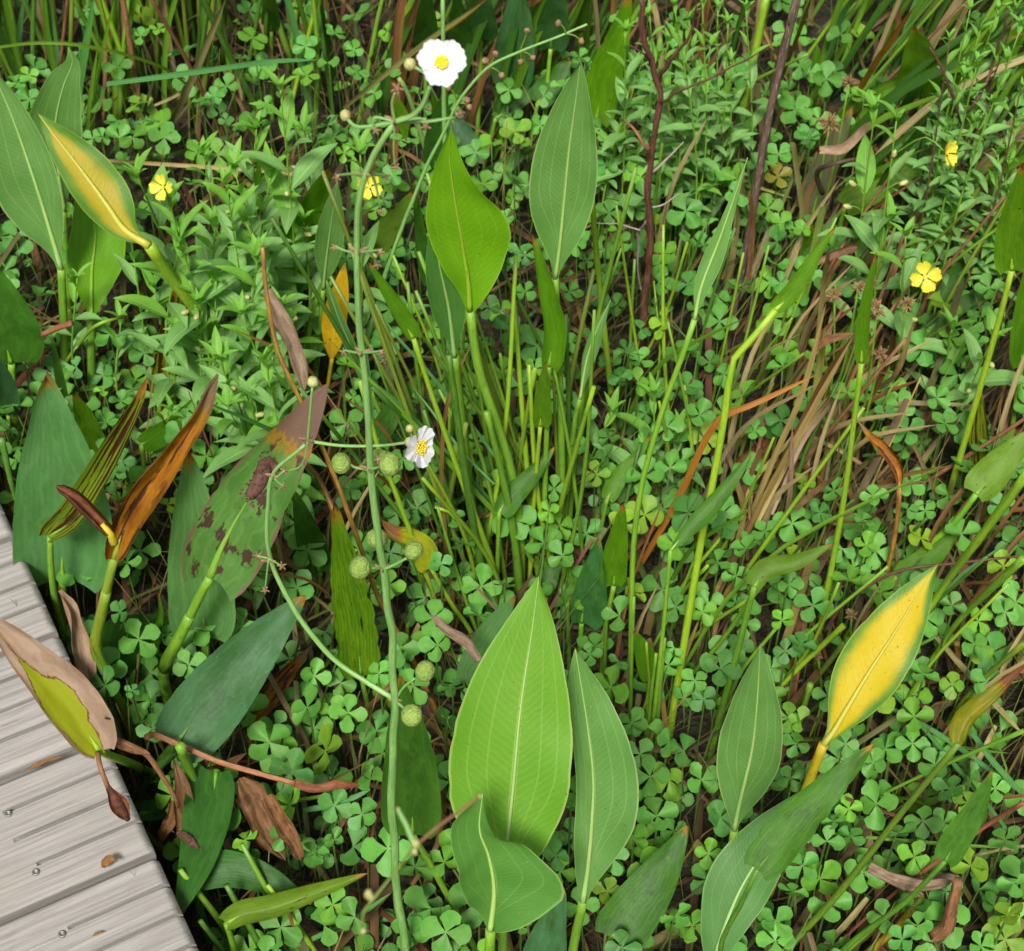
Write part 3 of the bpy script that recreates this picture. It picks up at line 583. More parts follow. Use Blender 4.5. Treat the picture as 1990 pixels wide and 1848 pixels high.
leaf('narrow orange-yellow leaf with rusty marks left of the flower stalk', [(645, 697), (650, 620), (662, 560), (671, 509)], 24, 24, 'yellow_leaf', (600, 880), [(635, 760)], r=(4, 4), smat='st_yellow', k=-.05, prof='lance', name='pickerelweed_leaf')
leaf('bright green leaf with a black tip right of the leafy willow sprigs', [(545, 560), (562, 500), (600, 420), (643, 322)], 42, 44, 'pond_green', (530, 700), [], r=(5, 5), k=-.06, **PW, tint=(.95, 1, .9))
leaf('blue-green leaf half hidden behind the black-tipped bright leaf', [(628, 562), (636, 490), (656, 350)], 26, 28, 'sag_blue', (600, 800), [(622, 640)], r=(6, 5), k=-.08)
leaf('dark olive ragged leaf behind the flower stalk', [(725, 490), (765, 440), (803, 372)], 34, 20, 'pond_olive', (740, 600), [], r=(4, 4), k=-.02, **PW, rag=.4, tint=(.7, .75, .7))
leaf('narrow dark leaf edge-on left of the lime arrowhead leaf', [(833, 553), (820, 470), (804, 350)], 14, 12, 'pond_deep', (858, 700), [(842, 600)], r=(5, 4), k=-.08, **PW, tint=(1.1, 1.1, 1))
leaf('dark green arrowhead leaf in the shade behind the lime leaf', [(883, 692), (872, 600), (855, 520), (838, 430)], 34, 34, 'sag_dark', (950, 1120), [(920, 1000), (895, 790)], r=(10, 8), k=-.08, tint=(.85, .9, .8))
leaf('narrow blue-green blade left of the flower stalk, edge towards the viewer', [(720, 760), (690, 690), (655, 610), (634, 545)], 12, 10, 'sag_dark', (790, 960), [(750, 830)], r=(6, 5), k=-.04, prof='strap')
# --- behind the white flower
leaf('big dark blue-green leaf right behind the dry flower branch', [(992, 166), (998, 110), (1010, -45)], 40, 42, 'pond_dark', (975, 300), [], r=(5, 5), k=-.08, **PW, tint=(1.3, 1.3, 1.2))
leaf('blue-green leaf at the top beside the shrub stem', [(1070, 94), (1076, 40), (1088, -45)], 32, 33, 'pond_dark', (1055, 300), [(1065, 150)], r=(5, 4), k=-.08, **PW, tint=(1.3, 1.3, 1.2))
leaf('blue-green leaf cut by the top edge right of the white flower', [(935, 77), (932, 30), (928, -45)], 33, 34, 'pond_dark', (925, 280), [(933, 150)], r=(5, 4), k=-.08, **PW, tint=(1.25, 1.3, 1.1))
leaf('dark upright leaf above the white flower', [(828, 98), (828, 50), (830, -30)], 24, 24, 'pond_deep', (825, 260), [], r=(5, 4), k=-.08, **PW)
leaf('dark slanting leaf under the dry flower branch', [(963, 230), (1020, 190), (1108, 108)], 17, 13, 'pond_deep', (935, 330), [], r=(5, 4), k=0, **PW)
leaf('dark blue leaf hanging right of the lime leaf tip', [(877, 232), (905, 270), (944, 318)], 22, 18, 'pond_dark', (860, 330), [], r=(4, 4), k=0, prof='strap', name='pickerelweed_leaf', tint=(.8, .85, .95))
leaf('dark slanting leaf touching the tall blue-green arrowhead leaf', [(928, 362), (980, 325), (1044, 278)], 20, 18, 'pond_deep', (905, 440), [], r=(5, 4), k=0, **PW)
leaf('torn yellow-green leaf with dark ragged edges at the top', [(1158, 236), (1172, 160), (1198, 80), (1226, -12)], 36, 36, 'pond_green', (1135, 420), [], r=(6, 5), k=-.08, rag=.4, **PW, tint=(1.4, 1.35, 1.1))
leaf('small lime leaf below the torn yellow-green leaf', [(1158, 256), (1190, 215), (1231, 160)], 16, 18, 'pond_green', (1140, 400), [], r=(4, 4), k=0, **PW, tint=(1.3, 1.2, 1.2))
leaf('dark blade standing behind the lime leaf and white flower', [(845, 330), (850, 250), (868, 170)], 24, 26, 'pond_deep', (835, 450), [], r=(5, 4), k=-.06, **PW, tint=(.85, .9, .9))
# --- right side
leaf('long slender grey-green leaf tapering to a fine point right of centre', [(1350, 620), (1362, 560), (1400, 460), (1453, 306)], 18, 22, 'sag_blue', (1226, 1450), [(1227, 1216), (1232, 1050), (1250, 930), (1290, 790), (1330, 680)], r=(5, 6), k=-.05, prof='sagw', lean=.05, rib='pen', tint=(1.12, 1.12, 1.05))
leaf('folded lime leaf on a tall bent pale stalk right of centre', [(1507, 602), (1540, 570), (1585, 500), (1624, 440)], 20, 15, 'pond_green', (1298, 1440), [(1327, 1265), (1363, 1049), (1383, 949), (1407, 816), (1425, 700), (1450, 672)], r=(8, 7), smat='st_lime', k=-.02, curl=.8, lean=.1, **PW, tint=(1.15, 1.1, 1))
leaf('striped yellow-green leaf stub behind the folded lime leaf', [(1575, 520), (1572, 480), (1580, 435)], 16, 18, 'pond_stripe', (1560, 640), [], r=(4, 4), k=-.04, **PW)
leaf('small upright lime leaf on a long straight stalk among the dead litter', [(1674, 705), (1678, 620), (1703, 490)], 14, 14, 'pond_green', (1588, 1290), [(1600, 1183), (1620, 1083), (1643, 949), (1660, 816)], r=(7, 5), smat='st_lime', k=-.06, **PW)
leaf('heart-shaped olive leaf with a withered tip at the top right', [(1792, 190), (1788, 140), (1780, 52)], 46, 46, 'pond_olive', (1765, 340), [], r=(5, 5), k=-.09, **PW, tint=(1.2, 1.45, 1.0))
leaf('brown-green fading leaf beside the pale dead leaf', [(1562, 405), (1590, 350), (1622, 285), (1657, 205)], 26, 28, 'pond_brown', (1540, 470), [], r=(4, 4), k=-.02, **PW)
leaf('yellow-green leaf with black stripes under the yellow willow flower', [(1642, 402), (1690, 370), (1755, 335), (1828, 300)], 34, 30, 'pond_stripe', (1600, 560), [], r=(6, 5), k=.0, **PW)
leaf('tall green leaf with a yellow edge and brown tip cut by the right border', [(1966, 525), (1968, 460), (1978, 390), (1986, 318)], 34, 40, 'pond_green', (1820, 1040), [(1877, 849), (1943, 616)], r=(7, 6), smat='st_lime', k=-.06, **PW, tint=(1.1, 1, 1))
leaf('narrow green leaf hanging down the right border', [(1985, 712), (1988, 640), (1996, 510)], 24, 30, 'pond_green', (1960, 900), [], r=(5, 5), k=-.05, **PW, tint=(.9, .95, .9))
leaf('olive leaf with a dark rounded base at the right border', [(1897, 960), (1930, 925), (2015, 830)], 40, 30, 'pond_olive', (1700, 1190), [(1740, 1116), (1850, 1020)], r=(7, 6), smat='st_green', k=0, **PW, tint=(1, 1.1, .9))
leaf('yellow-green folded leaf above the bright yellow leaf', [(1745, 1120), (1790, 1090), (1866, 1030)], 22, 34, 'pond_green', (1640, 1230), [(1700, 1160)], r=(6, 5), smat='st_lime', k=0, **PW)
leaf('striped orange and green dying leaf near the right border', [(1906, 922), (1902, 850), (1904, 752)], 20, 22, 'streak', (1880, 1010), [], r=(4, 4), k=-.05, **PW, tint=(1.1, 1, 1))
leaf('orange dead leaf hanging from a thin orange stalk at the right', [(1748, 952), (1744, 915), (1716, 872), (1688, 845), (1665, 815)], 10, 13, 'dead_orange', (1708, 1200), [(1724, 1116), (1743, 1016)], r=(5, 5), smat='st_orange', k=0, curl=1.5, prof='lance', name='dead_leaf', tint=(1.15, 1.05, 1))
leaf('dark olive folded leaf pointing along a slanting stalk right of centre', [(1466, 1140), (1490, 1110), (1550, 1095), (1622, 1056)], 26, 16, 'pond_olive', (1372, 1490), [(1400, 1390), (1437, 1250)], r=(8, 6), smat='st_green', k=0, curl=.7, **PW, tint=(.75, .85, .8))
leaf('long narrow dark green leaf crossing the pale bent stalk', [(1303, 1070), (1345, 1020), (1400, 960), (1466, 876)], 15, 20, 'pond_deep', (1262, 1470), [(1287, 1240)], r=(5, 4), k=0, prof='lance', name='pickerelweed_leaf', tint=(1.3, 1.25, 1.1), curl=.7)
# --- lower right
leaf('upright blue-green arrowhead leaf with pale veins at the lower right', [(1427, 1612), (1440, 1549), (1460, 1465), (1470, 1382), (1476, 1282), (1477, 1253)], 64, 56, 'sag_blue', (1395, 1900), [(1410, 1730)], r=(8, 8), k=-.09)
leaf('large plain blue-green leaf curving up from the bottom at the lower right', [(1375, 1920), (1400, 1825), (1437, 1732), (1487, 1649), (1562, 1533)], 70, 56, 'sag_dark', (1360, 2080), [], r=(9, 9), k=-.02, prof='sagn', curl=.25, rib='pen', tint=(1.05, 1.05, 1.2))
leaf('dark green leaf with a ragged lime edge over the plain blue-green leaf', [(1472, 1690), (1520, 1630), (1580, 1565), (1698, 1446)], 44, 42, 'pond_deep', (1345, 2230), [(1403, 1829), (1437, 1762)], r=(7, 5), smat='st_dark', k=-.01, **PW, rag=.25, tint=(1.2, 1.2, .9))
leaf('slim lime leaf sliver at the base of the plain blue-green leaf', [(1388, 1860), (1405, 1790), (1424, 1698)], 11, 14, 'pond_green', (1380, 1960), [], r=(5, 5), k=-.05, **PW, rag=.3)
leaf('big bright yellow arrowhead leaf with a green margin at the lower right', [(1600, 1447), (1618, 1424), (1643, 1382), (1687, 1309), (1737, 1232), (1790, 1145), (1823, 1096)], 66, 62, 'sag_yellow', (1490, 1740), [(1545, 1600), (1567, 1532)], r=(9, 10), smat='st_yellow', k=-.02, curl=.3)
leaf('small dark green folded leaf low at the right side', [(1837, 1673), (1865, 1625), (1900, 1570), (1928, 1498)], 30, 26, 'pond_deep', (1570, 1940), [(1637, 1848), (1760, 1752)], r=(7, 5), smat='st_dark', k=-.02, **PW, tint=(1.2, 1.2, .9))
leaf('brown dying leaf with a yellow base on a long green stalk at the right', [(1863, 1445), (1880, 1400), (1930, 1355), (1995, 1290)], 26, 12, 'dying_olive', (1450, 1940), [(1527, 1848), (1627, 1739), (1760, 1569)], r=(8, 6), smat='st_green', k=0, curl=1.0, crink=.15, **PW, tint=(.7, .6, .6))
leaf('bent mustard stalk ending in shrivelled grey-brown leaf scraps', [(1790, 1742), (1775, 1725), (1830, 1712), (1862, 1705)], 14, 10, 'dead_grey', (1640, 1880), [(1690, 1848), (1745, 1800)], r=(8, 7), smat='st_yellow', k=0, crink=.4, curl=1.2, prof='strap', name='dead_leaf', tint=(.75, .7, .8))
leaf('curled grey-brown dead leaf caught on the red stalk at the lower right', [(1690, 1682), (1735, 1705), (1790, 1718), (1850, 1712)], 10, 16, 'dead_grey', None, zb=.2, k=0, crink=.4, curl=1.5, prof='strap', name='dead_leaf')
# --- dead leaves
leaf('pale pinkish dead leaf lying over the willow sprigs at the upper right', [(1593, 292), (1640, 288), (1680, 250), (1692, 236)], 10, 9, 'dead_tan', None, zb=.3, k=-.02, crink=.15, curl=.9, prof='strap', name='dead_leaf', tint=(1.15, 1.1, 1.1))
leaf('long brown withered leaf hanging on an orange stalk left of the flower stalk', [(522, 562), (548, 610), (572, 660), (590, 720), (592, 760)], 10, 22, 'dead_grey', None, zb=.36, k=.02, crink=.3, curl=1.3, prof='strap', name='dead_leaf')
leaf('upright leaf striped orange and dark brown among the willow sprigs', [(312, 770), (325, 690), (345, 600), (350, 550)], 26, 28, 'streak', (300, 850), [], r=(5, 5), k=-.06, prof='strap', name='dead_leaf', tint=(1.1, .9, .8))
leaf('limp brown leaf hanging beside the boardwalk corner', [(338, 1475), (354, 1530), (360, 1610), (368, 1680), (352, 1748)], 20, 19, 'dead_brown', None, zb=.24, k=.03, crink=.35, curl=1.1, prof='lance', name='dead_leaf')
leaf('short curled brown leaf beside the limp brown leaf', [(340, 1555), (335, 1590), (322, 1615), (312, 1634)], 10, 14, 'dead_brown', None, zb=.2, k=.02, crink=.4, curl=1.2, prof='strap', name='dead_leaf', tint=(1.1, 1, .9))
leaf('large crumpled brown leaf folded down in front of the clovers', [(467, 1512), (490, 1545), (520, 1620), (555, 1672)], 26, 30, 'dead_brown', None, zb=.22, k=.02, crink=.35, curl=.9, fold=.3, prof='pondl', name='dead_leaf')
leaf('narrow brown strip hanging left of the crumpled brown leaf', [(488, 1540), (495, 1600), (512, 1655)], 10, 8, 'dead_brown', None, zb=.18, k=.02, crink=.3, curl=1, prof='strap', name='dead_leaf', tint=(1.1, .95, .8))
leaf('dead brown leaf lying behind the limp brown leaf', [(372, 1515), (420, 1500), (482, 1462)], 14, 10, 'dead_brown', None, zb=.12, k=.0, crink=.3, curl=1, prof='lance', name='dead_leaf', tint=(.85, .85, .85))
leaf('dead tan triangle of leaf above the dark bottom leaf', [(430, 1615), (455, 1650), (487, 1672)], 12, 14, 'dead_tan', None, zb=.1, k=.0, crink=.2, prof='lance', name='dead_leaf')
leaf('shrivelled brown bract drooping above the largest bright leaf', [(930, 1285), (905, 1250), (872, 1228), (838, 1195)], 9, 12, 'dead_grey', None, zb=.26, k=.0, crink=.35, curl=1.3, prof='strap', name='dead_leaf')
leaf('brown and black dead leaf heap behind the slanting straws at the right', [(1440, 960), (1465, 900), (1500, 850)], 36, 30, 'dead_brown', None, zb=.05, k=.02, crink=.3, prof='pond', name='dead_leaf', tint=(.75, .6, .5))
leaf('dark shrivelled leaf lying on the litter near the right border', [(1790, 835), (1830, 790), (1855, 750)], 20, 18, 'dead_brown', None, zb=.12, k=.0, crink=.3, prof='lance', name='dead_leaf', tint=(.5, .45, .4))
leaf('orange-brown fallen leaf half off the boardwalk edge', [(32, 1040), (45, 1048), (68, 1046)], 9, 10, 'rust', None, zb=.222, k=.0, crink=.25, prof='lance', name='dead_leaf', tint=(.9, .8, .7))
leaf('small rust-coloured leaf scrap in a gap between planks', [(199, 1686), (212, 1670), (228, 1674)], 10, 9, 'rust', None, zb=.226, k=-.004, crink=.3, prof='lance', name='dead_leaf')
leaf('rusty leaf strip wedged between two planks', [(50, 1498), (85, 1480), (130, 1468)], 4, 4, 'rust', None, zb=.222, k=.0, crink=.3, prof='lance', name='dead_leaf', tint=(.9, .85, .8))
leaf('thin rusty leaf strip near the lowest plank gap', [(180, 1819), (190, 1813), (203, 1811)], 3, 3, 'rust', None, zb=.222, k=.0, crink=.3, prof='lance', name='dead_leaf')

leaf('crinkled dark brown leaf curled under the long tan dead stem', [(392, 1470), (400, 1520), (440, 1560), (452, 1600)], 16, 20, 'dead_brown', None, zb=.2, k=.02, crink=.45, curl=1.2, fold=.2, prof='lance', name='dead_leaf', tint=(.8, .75, .7))
leaf('torn brown flap of the crumpled leaf nearest the clovers', [(520, 1545), (545, 1590), (575, 1640), (585, 1672)], 14, 20, 'dead_brown', None, zb=.24, k=.02, crink=.45, curl=1.3, prof='strap', name='dead_leaf', tint=(1.1, 1, .9), rag=.3)
leaf('narrow curled brown leaf between the stalk tangle and the boardwalk corner', [(385, 1700), (370, 1660), (378, 1630), (400, 1612)], 9, 12, 'dead_brown', None, zb=.14, k=.0, crink=.4, curl=1.3, prof='strap', name='dead_leaf', tint=(1, .9, .8))
leaf('rusty dead leaf lying low beside the thick blotched stalk', [(250, 1360), (275, 1330), (300, 1318)], 14, 12, 'dead_orange', None, zb=.06, k=.0, crink=.35, curl=.8, prof='lance', name='dead_leaf', tint=(.8, .75, .8))
leaf('dead tan leaf scrap low between the spotted leaf stalk and the dark blue-green leaf', [(300, 1400), (318, 1385), (345, 1372)], 10, 10, 'dead_tan', None, zb=.06, k=.0, crink=.4, curl=.8, prof='lance', name='dead_leaf', tint=(.8, .75, .7))
leaf('slender dark green leaf low between the two thick stalks', [(262, 1390), (250, 1350), (262, 1300)], 14, 12, 'pond_deep', (265, 1440), [], r=(4, 4), **PW, k=-.02)
leaf('narrow green leaf with a burnt tip below the brown-spotted leaf', [(622, 1112), (600, 1040), (570, 950)], 30, 28, 'pond_deep', (612, 1180), [], r=(5, 5), **PW, k=-.05)

leaf('dark green leaf slanting into the upper right corner', [(1888, 100), (1935, 60), (2005, 0)], 30, 26, 'pond_deep', (1860, 260), [], r=(5, 5), k=-.02, **PW, tint=(1.1, 1.2, 1.1))
leaf('lime leaf edge at the right border below the upper right corner', [(1950, 108), (1975, 75), (2005, 40)], 20, 18, 'pond_green', (1925, 300), [], r=(4, 4), k=-.02, **PW, tint=(1.2, 1.15, 1))
leaf('olive leaf slanting right under the side-seen yellow flower', [(1828, 440), (1870, 385), (1930, 315)], 26, 24, 'pond_olive', (1790, 560), [], r=(5, 5), k=0, **PW)
leaf('smooth dark leaf slanting right beside the lowest yellow flower', [(1815, 575), (1880, 525), (1962, 470)], 24, 28, 'pond_deep', (1780, 660), [], r=(5, 5), k=.0, **PW, tint=(1.1, 1.15, 1))
leaf('dark leaf under the smooth slanting leaf at the right', [(1805, 640), (1870, 590), (1950, 548)], 16, 20, 'pond_deep', (1770, 720), [], r=(5, 5), k=.0, **PW, tint=(.9, .95, .9))
leaf('pale blue-green broad leaf behind the side-seen yellow flower', [(1818, 300), (1822, 245), (1835, 180)], 36, 34, 'pond_blue', (1800, 420), [], r=(5, 5), k=-.06, **PW, tint=(.85, .9, .9))
leaf('dark leaf low between the shrub stem and the slender grey-green leaf', [(1325, 462), (1365, 425), (1412, 380)], 22, 18, 'pond_deep', (1305, 560), [], r=(4, 4), k=.0, **PW)
leaf('dark narrow leaf hanging from the top edge in the upper left stand', [(527, 60), (525, 20), (522, -35)], 18, 18, 'pond_deep', (527, 220), [], r=(4, 4), k=-.08, **PW, tint=(1.15, 1.1, 1))
leaf('thin leaf with an orange tip behind the willow sprigs', [(490, 440), (497, 370), (506, 306)], 12, 12, 'pond_green', (480, 560), [], r=(4, 4), k=-.06, **PW)
leaf('small olive leaf dangling left of the lime arrowhead leaf', [(772, 190), (782, 230), (790, 275)], 13, 14, 'pond_green', None, zb=.5, k=.03, prof='lance', name='pickerelweed_leaf', tint=(1.1, 1, 1))
leaf('small lime leaf right under the open white flower', [(852, 240), (848, 205), (838, 170)], 12, 12, 'pond_green', (850, 340), [], r=(3, 3), k=-.03, **PW)
leaf('small dark leaf above the shrivelled brown bract', [(792, 1214), (808, 1190), (832, 1164)], 11, 10, 'pond_deep', (790, 1270), [], r=(4, 4), k=0, **PW)
leaf('broad shaded leaf filling the gap left of the torn yellow-green leaf', [(1045, 200), (1075, 160), (1110, 120)], 26, 24, 'pond_deep', (1020, 320), [], r=(4, 4), k=0, **PW)
leaf('dark upright leaf between the open white flower and the top edge', [(895, 110), (892, 50), (888, -20)], 24, 24, 'pond_deep', (890, 280), [], r=(5, 5), k=-.08, **PW, tint=(1.1, 1.15, 1))
leaf('striped yellow leaf scrap at the right border beside the olive leaf', [(1935, 905), (1950, 870), (1975, 830)], 18, 14, 'pond_stripe', (1915, 1000), [], r=(4, 4), k=0, **PW, tint=(1.2, 1.05, 1))
leaf('long dark leaf slanting behind the folded lime leaf', [(1515, 560), (1570, 500), (1640, 400)], 14, 12, 'pond_deep', (1470, 700), [], r=(5, 5), k=0, **PW)
ORD0 = 'first second third fourth fifth sixth seventh eighth ninth tenth eleventh twelfth thirteenth fourteenth fifteenth sixteenth seventeenth eighteenth nineteenth twentieth twenty-first'.split()
ORDS = ['first', 'second', 'third', 'fourth', 'fifth', 'sixth', 'seventh']
# ------------------------------------------------------------------ bare stalks, straps, dead reeds (each one its own thing)
G = dict(name='grass_leaf', cat='grass', flat=True)
D = dict(name='dead_reed', cat='dead reed', flat=True)
strand('upright grass blade nearest the left border', [(18, 215), (32, 110), (46, -10)], 6, 'grass', **G)
strand('grass blade leaning left above the hooked leaf', [(122, 230), (112, 120), (93, -10)], 6, 'grass', **G)
strand('thick upright grass blade beside the hooked leaf', [(140, 330), (150, 200), (170, 70), (183, -10)], 8, 'grass', tint=(1, 1.05, .8), **G)
strand('thin grass blade right of the thick upright blade', [(170, 330), (185, 180), (205, 70), (226, -10)], 4, 'grass_lime', **G)
strand('thin lime blade next to the yellowing leaf tip', [(165, 340), (172, 220), (190, 90)], 4, 'grass_lime', **G)
strand('long pale grass blade lying almost level across the clovers at the top', [(207, 163), (330, 147), (450, 130), (530, 119), (618, 116)], 5.5, 'grass', z=(.5, .42), tint=(1.1, 1.15, 1.2), **G)
strand('long arching thin blade from the left border above the clovers', [(-5, 92), (60, 84), (133, 85), (233, 103), (327, 137), (390, 190)], 3.5, 'grass_lime', z=(.3, .32, .32, .28, .2, .1), tint=(.9, .8, .8), **G)
strand('bent grass blade over the clovers below the level blade', [(212, 300), (262, 240), (275, 232), (330, 252)], 3.5, 'grass', z=(0, .16, .17, .12), **G)
strand('long brown dead reed slanting down from the top left', [(330, 247), (375, 150), (440, -5)], 7, 'straw', z=(.03, .5), **D)
strand('dead reed lying level in front of the clovers at the left', [(205, 312), (330, 320), (520, 333), (620, 345)], 4, 'straw', z=(.16, .15), tint=(1, .85, .8), **D)
strand('upright brown dead reed in the top stand', [(412, 155), (405, 80), (393, -5)], 5, 'straw', **D)
strand('orange dead reed in the top stand', [(415, 150), (414, 80), (413, -5)], 5, 'rust', tint=(1.2, 1.1, .8), **D)
strand('pale dead reed crossing the top stand', [(300, 205), (350, 180), (380, 140)], 3, 'straw', z=(.1, .15), **D)
strand('olive reed slanting across above the lime leaf', [(668, 210), (730, 160), (830, 80), (945, 0)], 5, 'straw', z=(.1, .5), tint=(.75, .85, .6), **D)
strand('orange reed slanting behind the white flower', [(820, 85), (890, 40), (950, -8)], 5, 'orange_strap', z=(.3, .5), tint=(.9, .8, .8), **D)
strand('slanting brown stem by the blue-green leaf at the lower left edge', [(2, 850), (20, 930), (35, 985)], 7, 'st_dark', z=(.35, .25), name='pickerelweed_stalk')
strand('yellow-green bent stalk beside the deep green rounded leaf', [(120, 715), (160, 660), (195, 628), (240, 616)], 5, 'st_lime', z=(.1, .2, .28, .26), name='pickerelweed_stalk')
strand('orange-brown dying stalk with a black stripe left of the flower stalk', [(860, 1390), (800, 1280), (735, 1160), (700, 1060), (640, 900), (585, 780), (540, 680), (518, 570), (510, 480)], 6.5, 'st_orange', lean=.1, name='dead_stalk', taper=.6)
strand('dark brown stalk dividing off behind the orange-brown dying stalk', [(652, 1000), (620, 930), (595, 900)], 6, 'st_orange', z=(.28, .34), name='dead_stalk', tint=(.8, .7, .6))
strand('short brown broken stalk at the far left above the boardwalk', [(83, 650), (110, 638), (140, 628)], 6, 'st_brown', z=(.42, .44), name='dead_stalk', taper=1.05, tint=(.9, .75, .7))
strand('dark red stalk in the shade of the willow sprigs', [(470, 690), (445, 620), (430, 560)], 4, 'st_redbark', name='dead_stalk')
strand('long tan dead flower stem lying across the lower left', [(285, 1432), (300, 1428), (350, 1448), (423, 1479), (500, 1502), (573, 1522)], 6.5, 'st_brown', z=(.28, .24), name='dead_runner', taper=.85, tint=(1.25, 1.15, 1))
strand('reddish shrivelled tip of the long tan dead stem', [(570, 1521), (610, 1532), (655, 1525), (700, 1527)], 9, 'dead_brown', z=(.24, .24, .24, .23), name='dead_bract', cat='dead flower', flat=True, crink=.3, curl=1.2, tint=(1.15, .85, .8))
strand('curled brown stem arching from the withered tan leaf', [(215, 1433), (280, 1462), (310, 1500), (340, 1548), (346, 1567)], 6, 'st_brown', z=(.36, .33, .3, .26, .22), name='dead_runner', taper=.7)
strand('short tan dead stem crossing toward the withered tan leaf', [(205, 1428), (240, 1450), (292, 1465)], 8, 'dead_brown', z=(.35, .33), name='dead_runner', flat=True, curl=1.2)
strand('bright green stalk running down beside the limp brown leaf', [(430, 1690), (400, 1600), (370, 1500), (350, 1450)], 11, 'st_green', z=(.05, .3), name='pickerelweed_stalk', taper=.85)
strand('cut green stub pointing at the viewer among the dead stems', [(262, 1548), (300, 1500), (335, 1460), (342, 1435)], 10, 'st_dark', z=(.03, .1, .18, .22), name='pickerelweed_stalk', taper=.95)
strand('yellow-green stalk lying level behind the crumpled brown leaf', [(400, 1620), (480, 1590), (560, 1560), (640, 1545)], 6, 'st_lime', z=(.05, .09), name='pickerelweed_stalk')
for i, (a, b, w, m) in enumerate([((620, 1940), (470, 1640), 8, 'st_green'), ((560, 1960), (440, 1720), 9, 'st_dark'), ((660, 1930), (520, 1720), 7, 'st_lime'), ((500, 1900), (350, 1690), 9, 'st_green'), ((470, 1920), (390, 1790), 8, 'st_dark'), ((600, 1900), (545, 1740), 5, 'st_brown')]):
    strand(ORDS[i] + ' leaning stalk from the boardwalk in the tangle at the bottom edge', [a, ((a[0] + b[0]) / 2 + 6, (a[1] + b[1]) / 2), b], w, m, z=(0, .12, .2), name='pickerelweed_stalk', group='stalks tangled beside the boardwalk corner')
# centre bundle
strand('long green stalk left in the centre bundle', [(885, 1270), (840, 1150), (770, 960), (735, 870), (700, 740)], 6, 'st_lime', name='pickerelweed_stalk', taper=.8)
strand('green stalk right behind the long left stalk of the centre bundle', [(960, 1200), (930, 1090), (880, 1000), (845, 985)], 5, 'st_lime', name='pickerelweed_stalk')
strand('thin bright stalk rising to the small folded leaf from the largest leaf', [(945, 1260), (900, 1150), (850, 985)], 4.5, 'st_green', name='pickerelweed_stalk')
strand('broad dark stalk at the heart of the centre bundle', [(960, 1200), (935, 1100), (910, 960), (890, 820), (872, 690)], 10, 'st_dark', name='arrowhead_stalk')
strand('broad blade-like stalk right in the centre bundle', [(1015, 1180), (1000, 1050), (975, 920), (945, 800)], 10, 'st_green', tint=(.8, .85, .8), name='arrowhead_stalk')
strand('slim brownish stalk crossing the centre bundle', [(1085, 1080), (1040, 950), (980, 830), (935, 700), (905, 630)], 6, 'st_olive', name='arrowhead_stalk')
strand('slim stalk crossing from the shaded leaf to the right', [(1060, 1010), (1000, 880), (930, 760), (893, 665)], 4.5, 'st_green', name='arrowhead_stalk')
strand('long thin grass blade slanting down across the centre bundle', [(1060, 1130), (1000, 1040), (900, 930), (800, 820), (700, 720), (640, 660)], 5, 'grass_lime', z=(.05, .12, .2, .28, .34, .38), **G)
strand('second thin blue grass blade slanting across the centre bundle', [(985, 920), (920, 830), (830, 720), (760, 640), (735, 600)], 3.5, 'grass', z=(.18, .24, .32, .38, .4), tint=(1, 1, 1.1), **G)
strand('third thin grass blade slanting low through the centre bundle', [(1060, 1090), (960, 980), (860, 870), (760, 770), (690, 720)], 3.5, 'grass', z=(.05, .12, .2, .27, .3), **G)
strand('pale thin blade crossing beside the side-on white flower', [(960, 940), (900, 880), (840, 800), (800, 750)], 2.5, 'grass', z=(.2, .3), tint=(1.3, 1.3, 1.4), **G)
strand('brown upright dead reed in the centre bundle', [(890, 1230), (870, 1080), (858, 930), (868, 790), (905, 690), (930, 655)], 4.5, 'rust', lean=.1, tint=(.75, .8, .9), **D)
strand('pair of dead reeds, the lower, bent behind the centre stalks', [(840, 1060), (920, 1010), (1010, 985), (1095, 972)], 4, 'straw', z=(.06, .1), tint=(.9, .7, .6), **D)
strand('tall olive stalk carrying no leaf right of the tall blue-green leaf', [(1200, 900), (1190, 790), (1170, 600), (1158, 480), (1150, 380)], 7, 'st_lime', tint=(.85, .85, .8), name='pickerelweed_stalk', taper=.75)
strand('thin green stalk rising right of the bent yellow-green leaf', [(1140, 1120), (1115, 930), (1088, 770), (1075, 710)], 5, 'st_green', name='pickerelweed_stalk')
strand('pale green stalk close behind the bent yellow-green leaf', [(1095, 1090), (1085, 950), (1078, 800), (1076, 715)], 5, 'st_olive', name='pickerelweed_stalk')
for i, (x0, y0, x1, y1) in enumerate([(1175, 1380, 1180, 1180), (1275, 1470, 1292, 1240), (1225, 1460, 1232, 1160), (1255, 1480, 1275, 1270)]):
    strand(ORDS[i] + ' thin upright green stalk right of the largest bright leaf', [(x0, y0), ((x0 + x1) / 2 - 2, (y0 + y1) / 2), (x1, y1)], 5, 'st_green', name='pickerelweed_stalk', group='thin upright stalks right of the largest leaf')
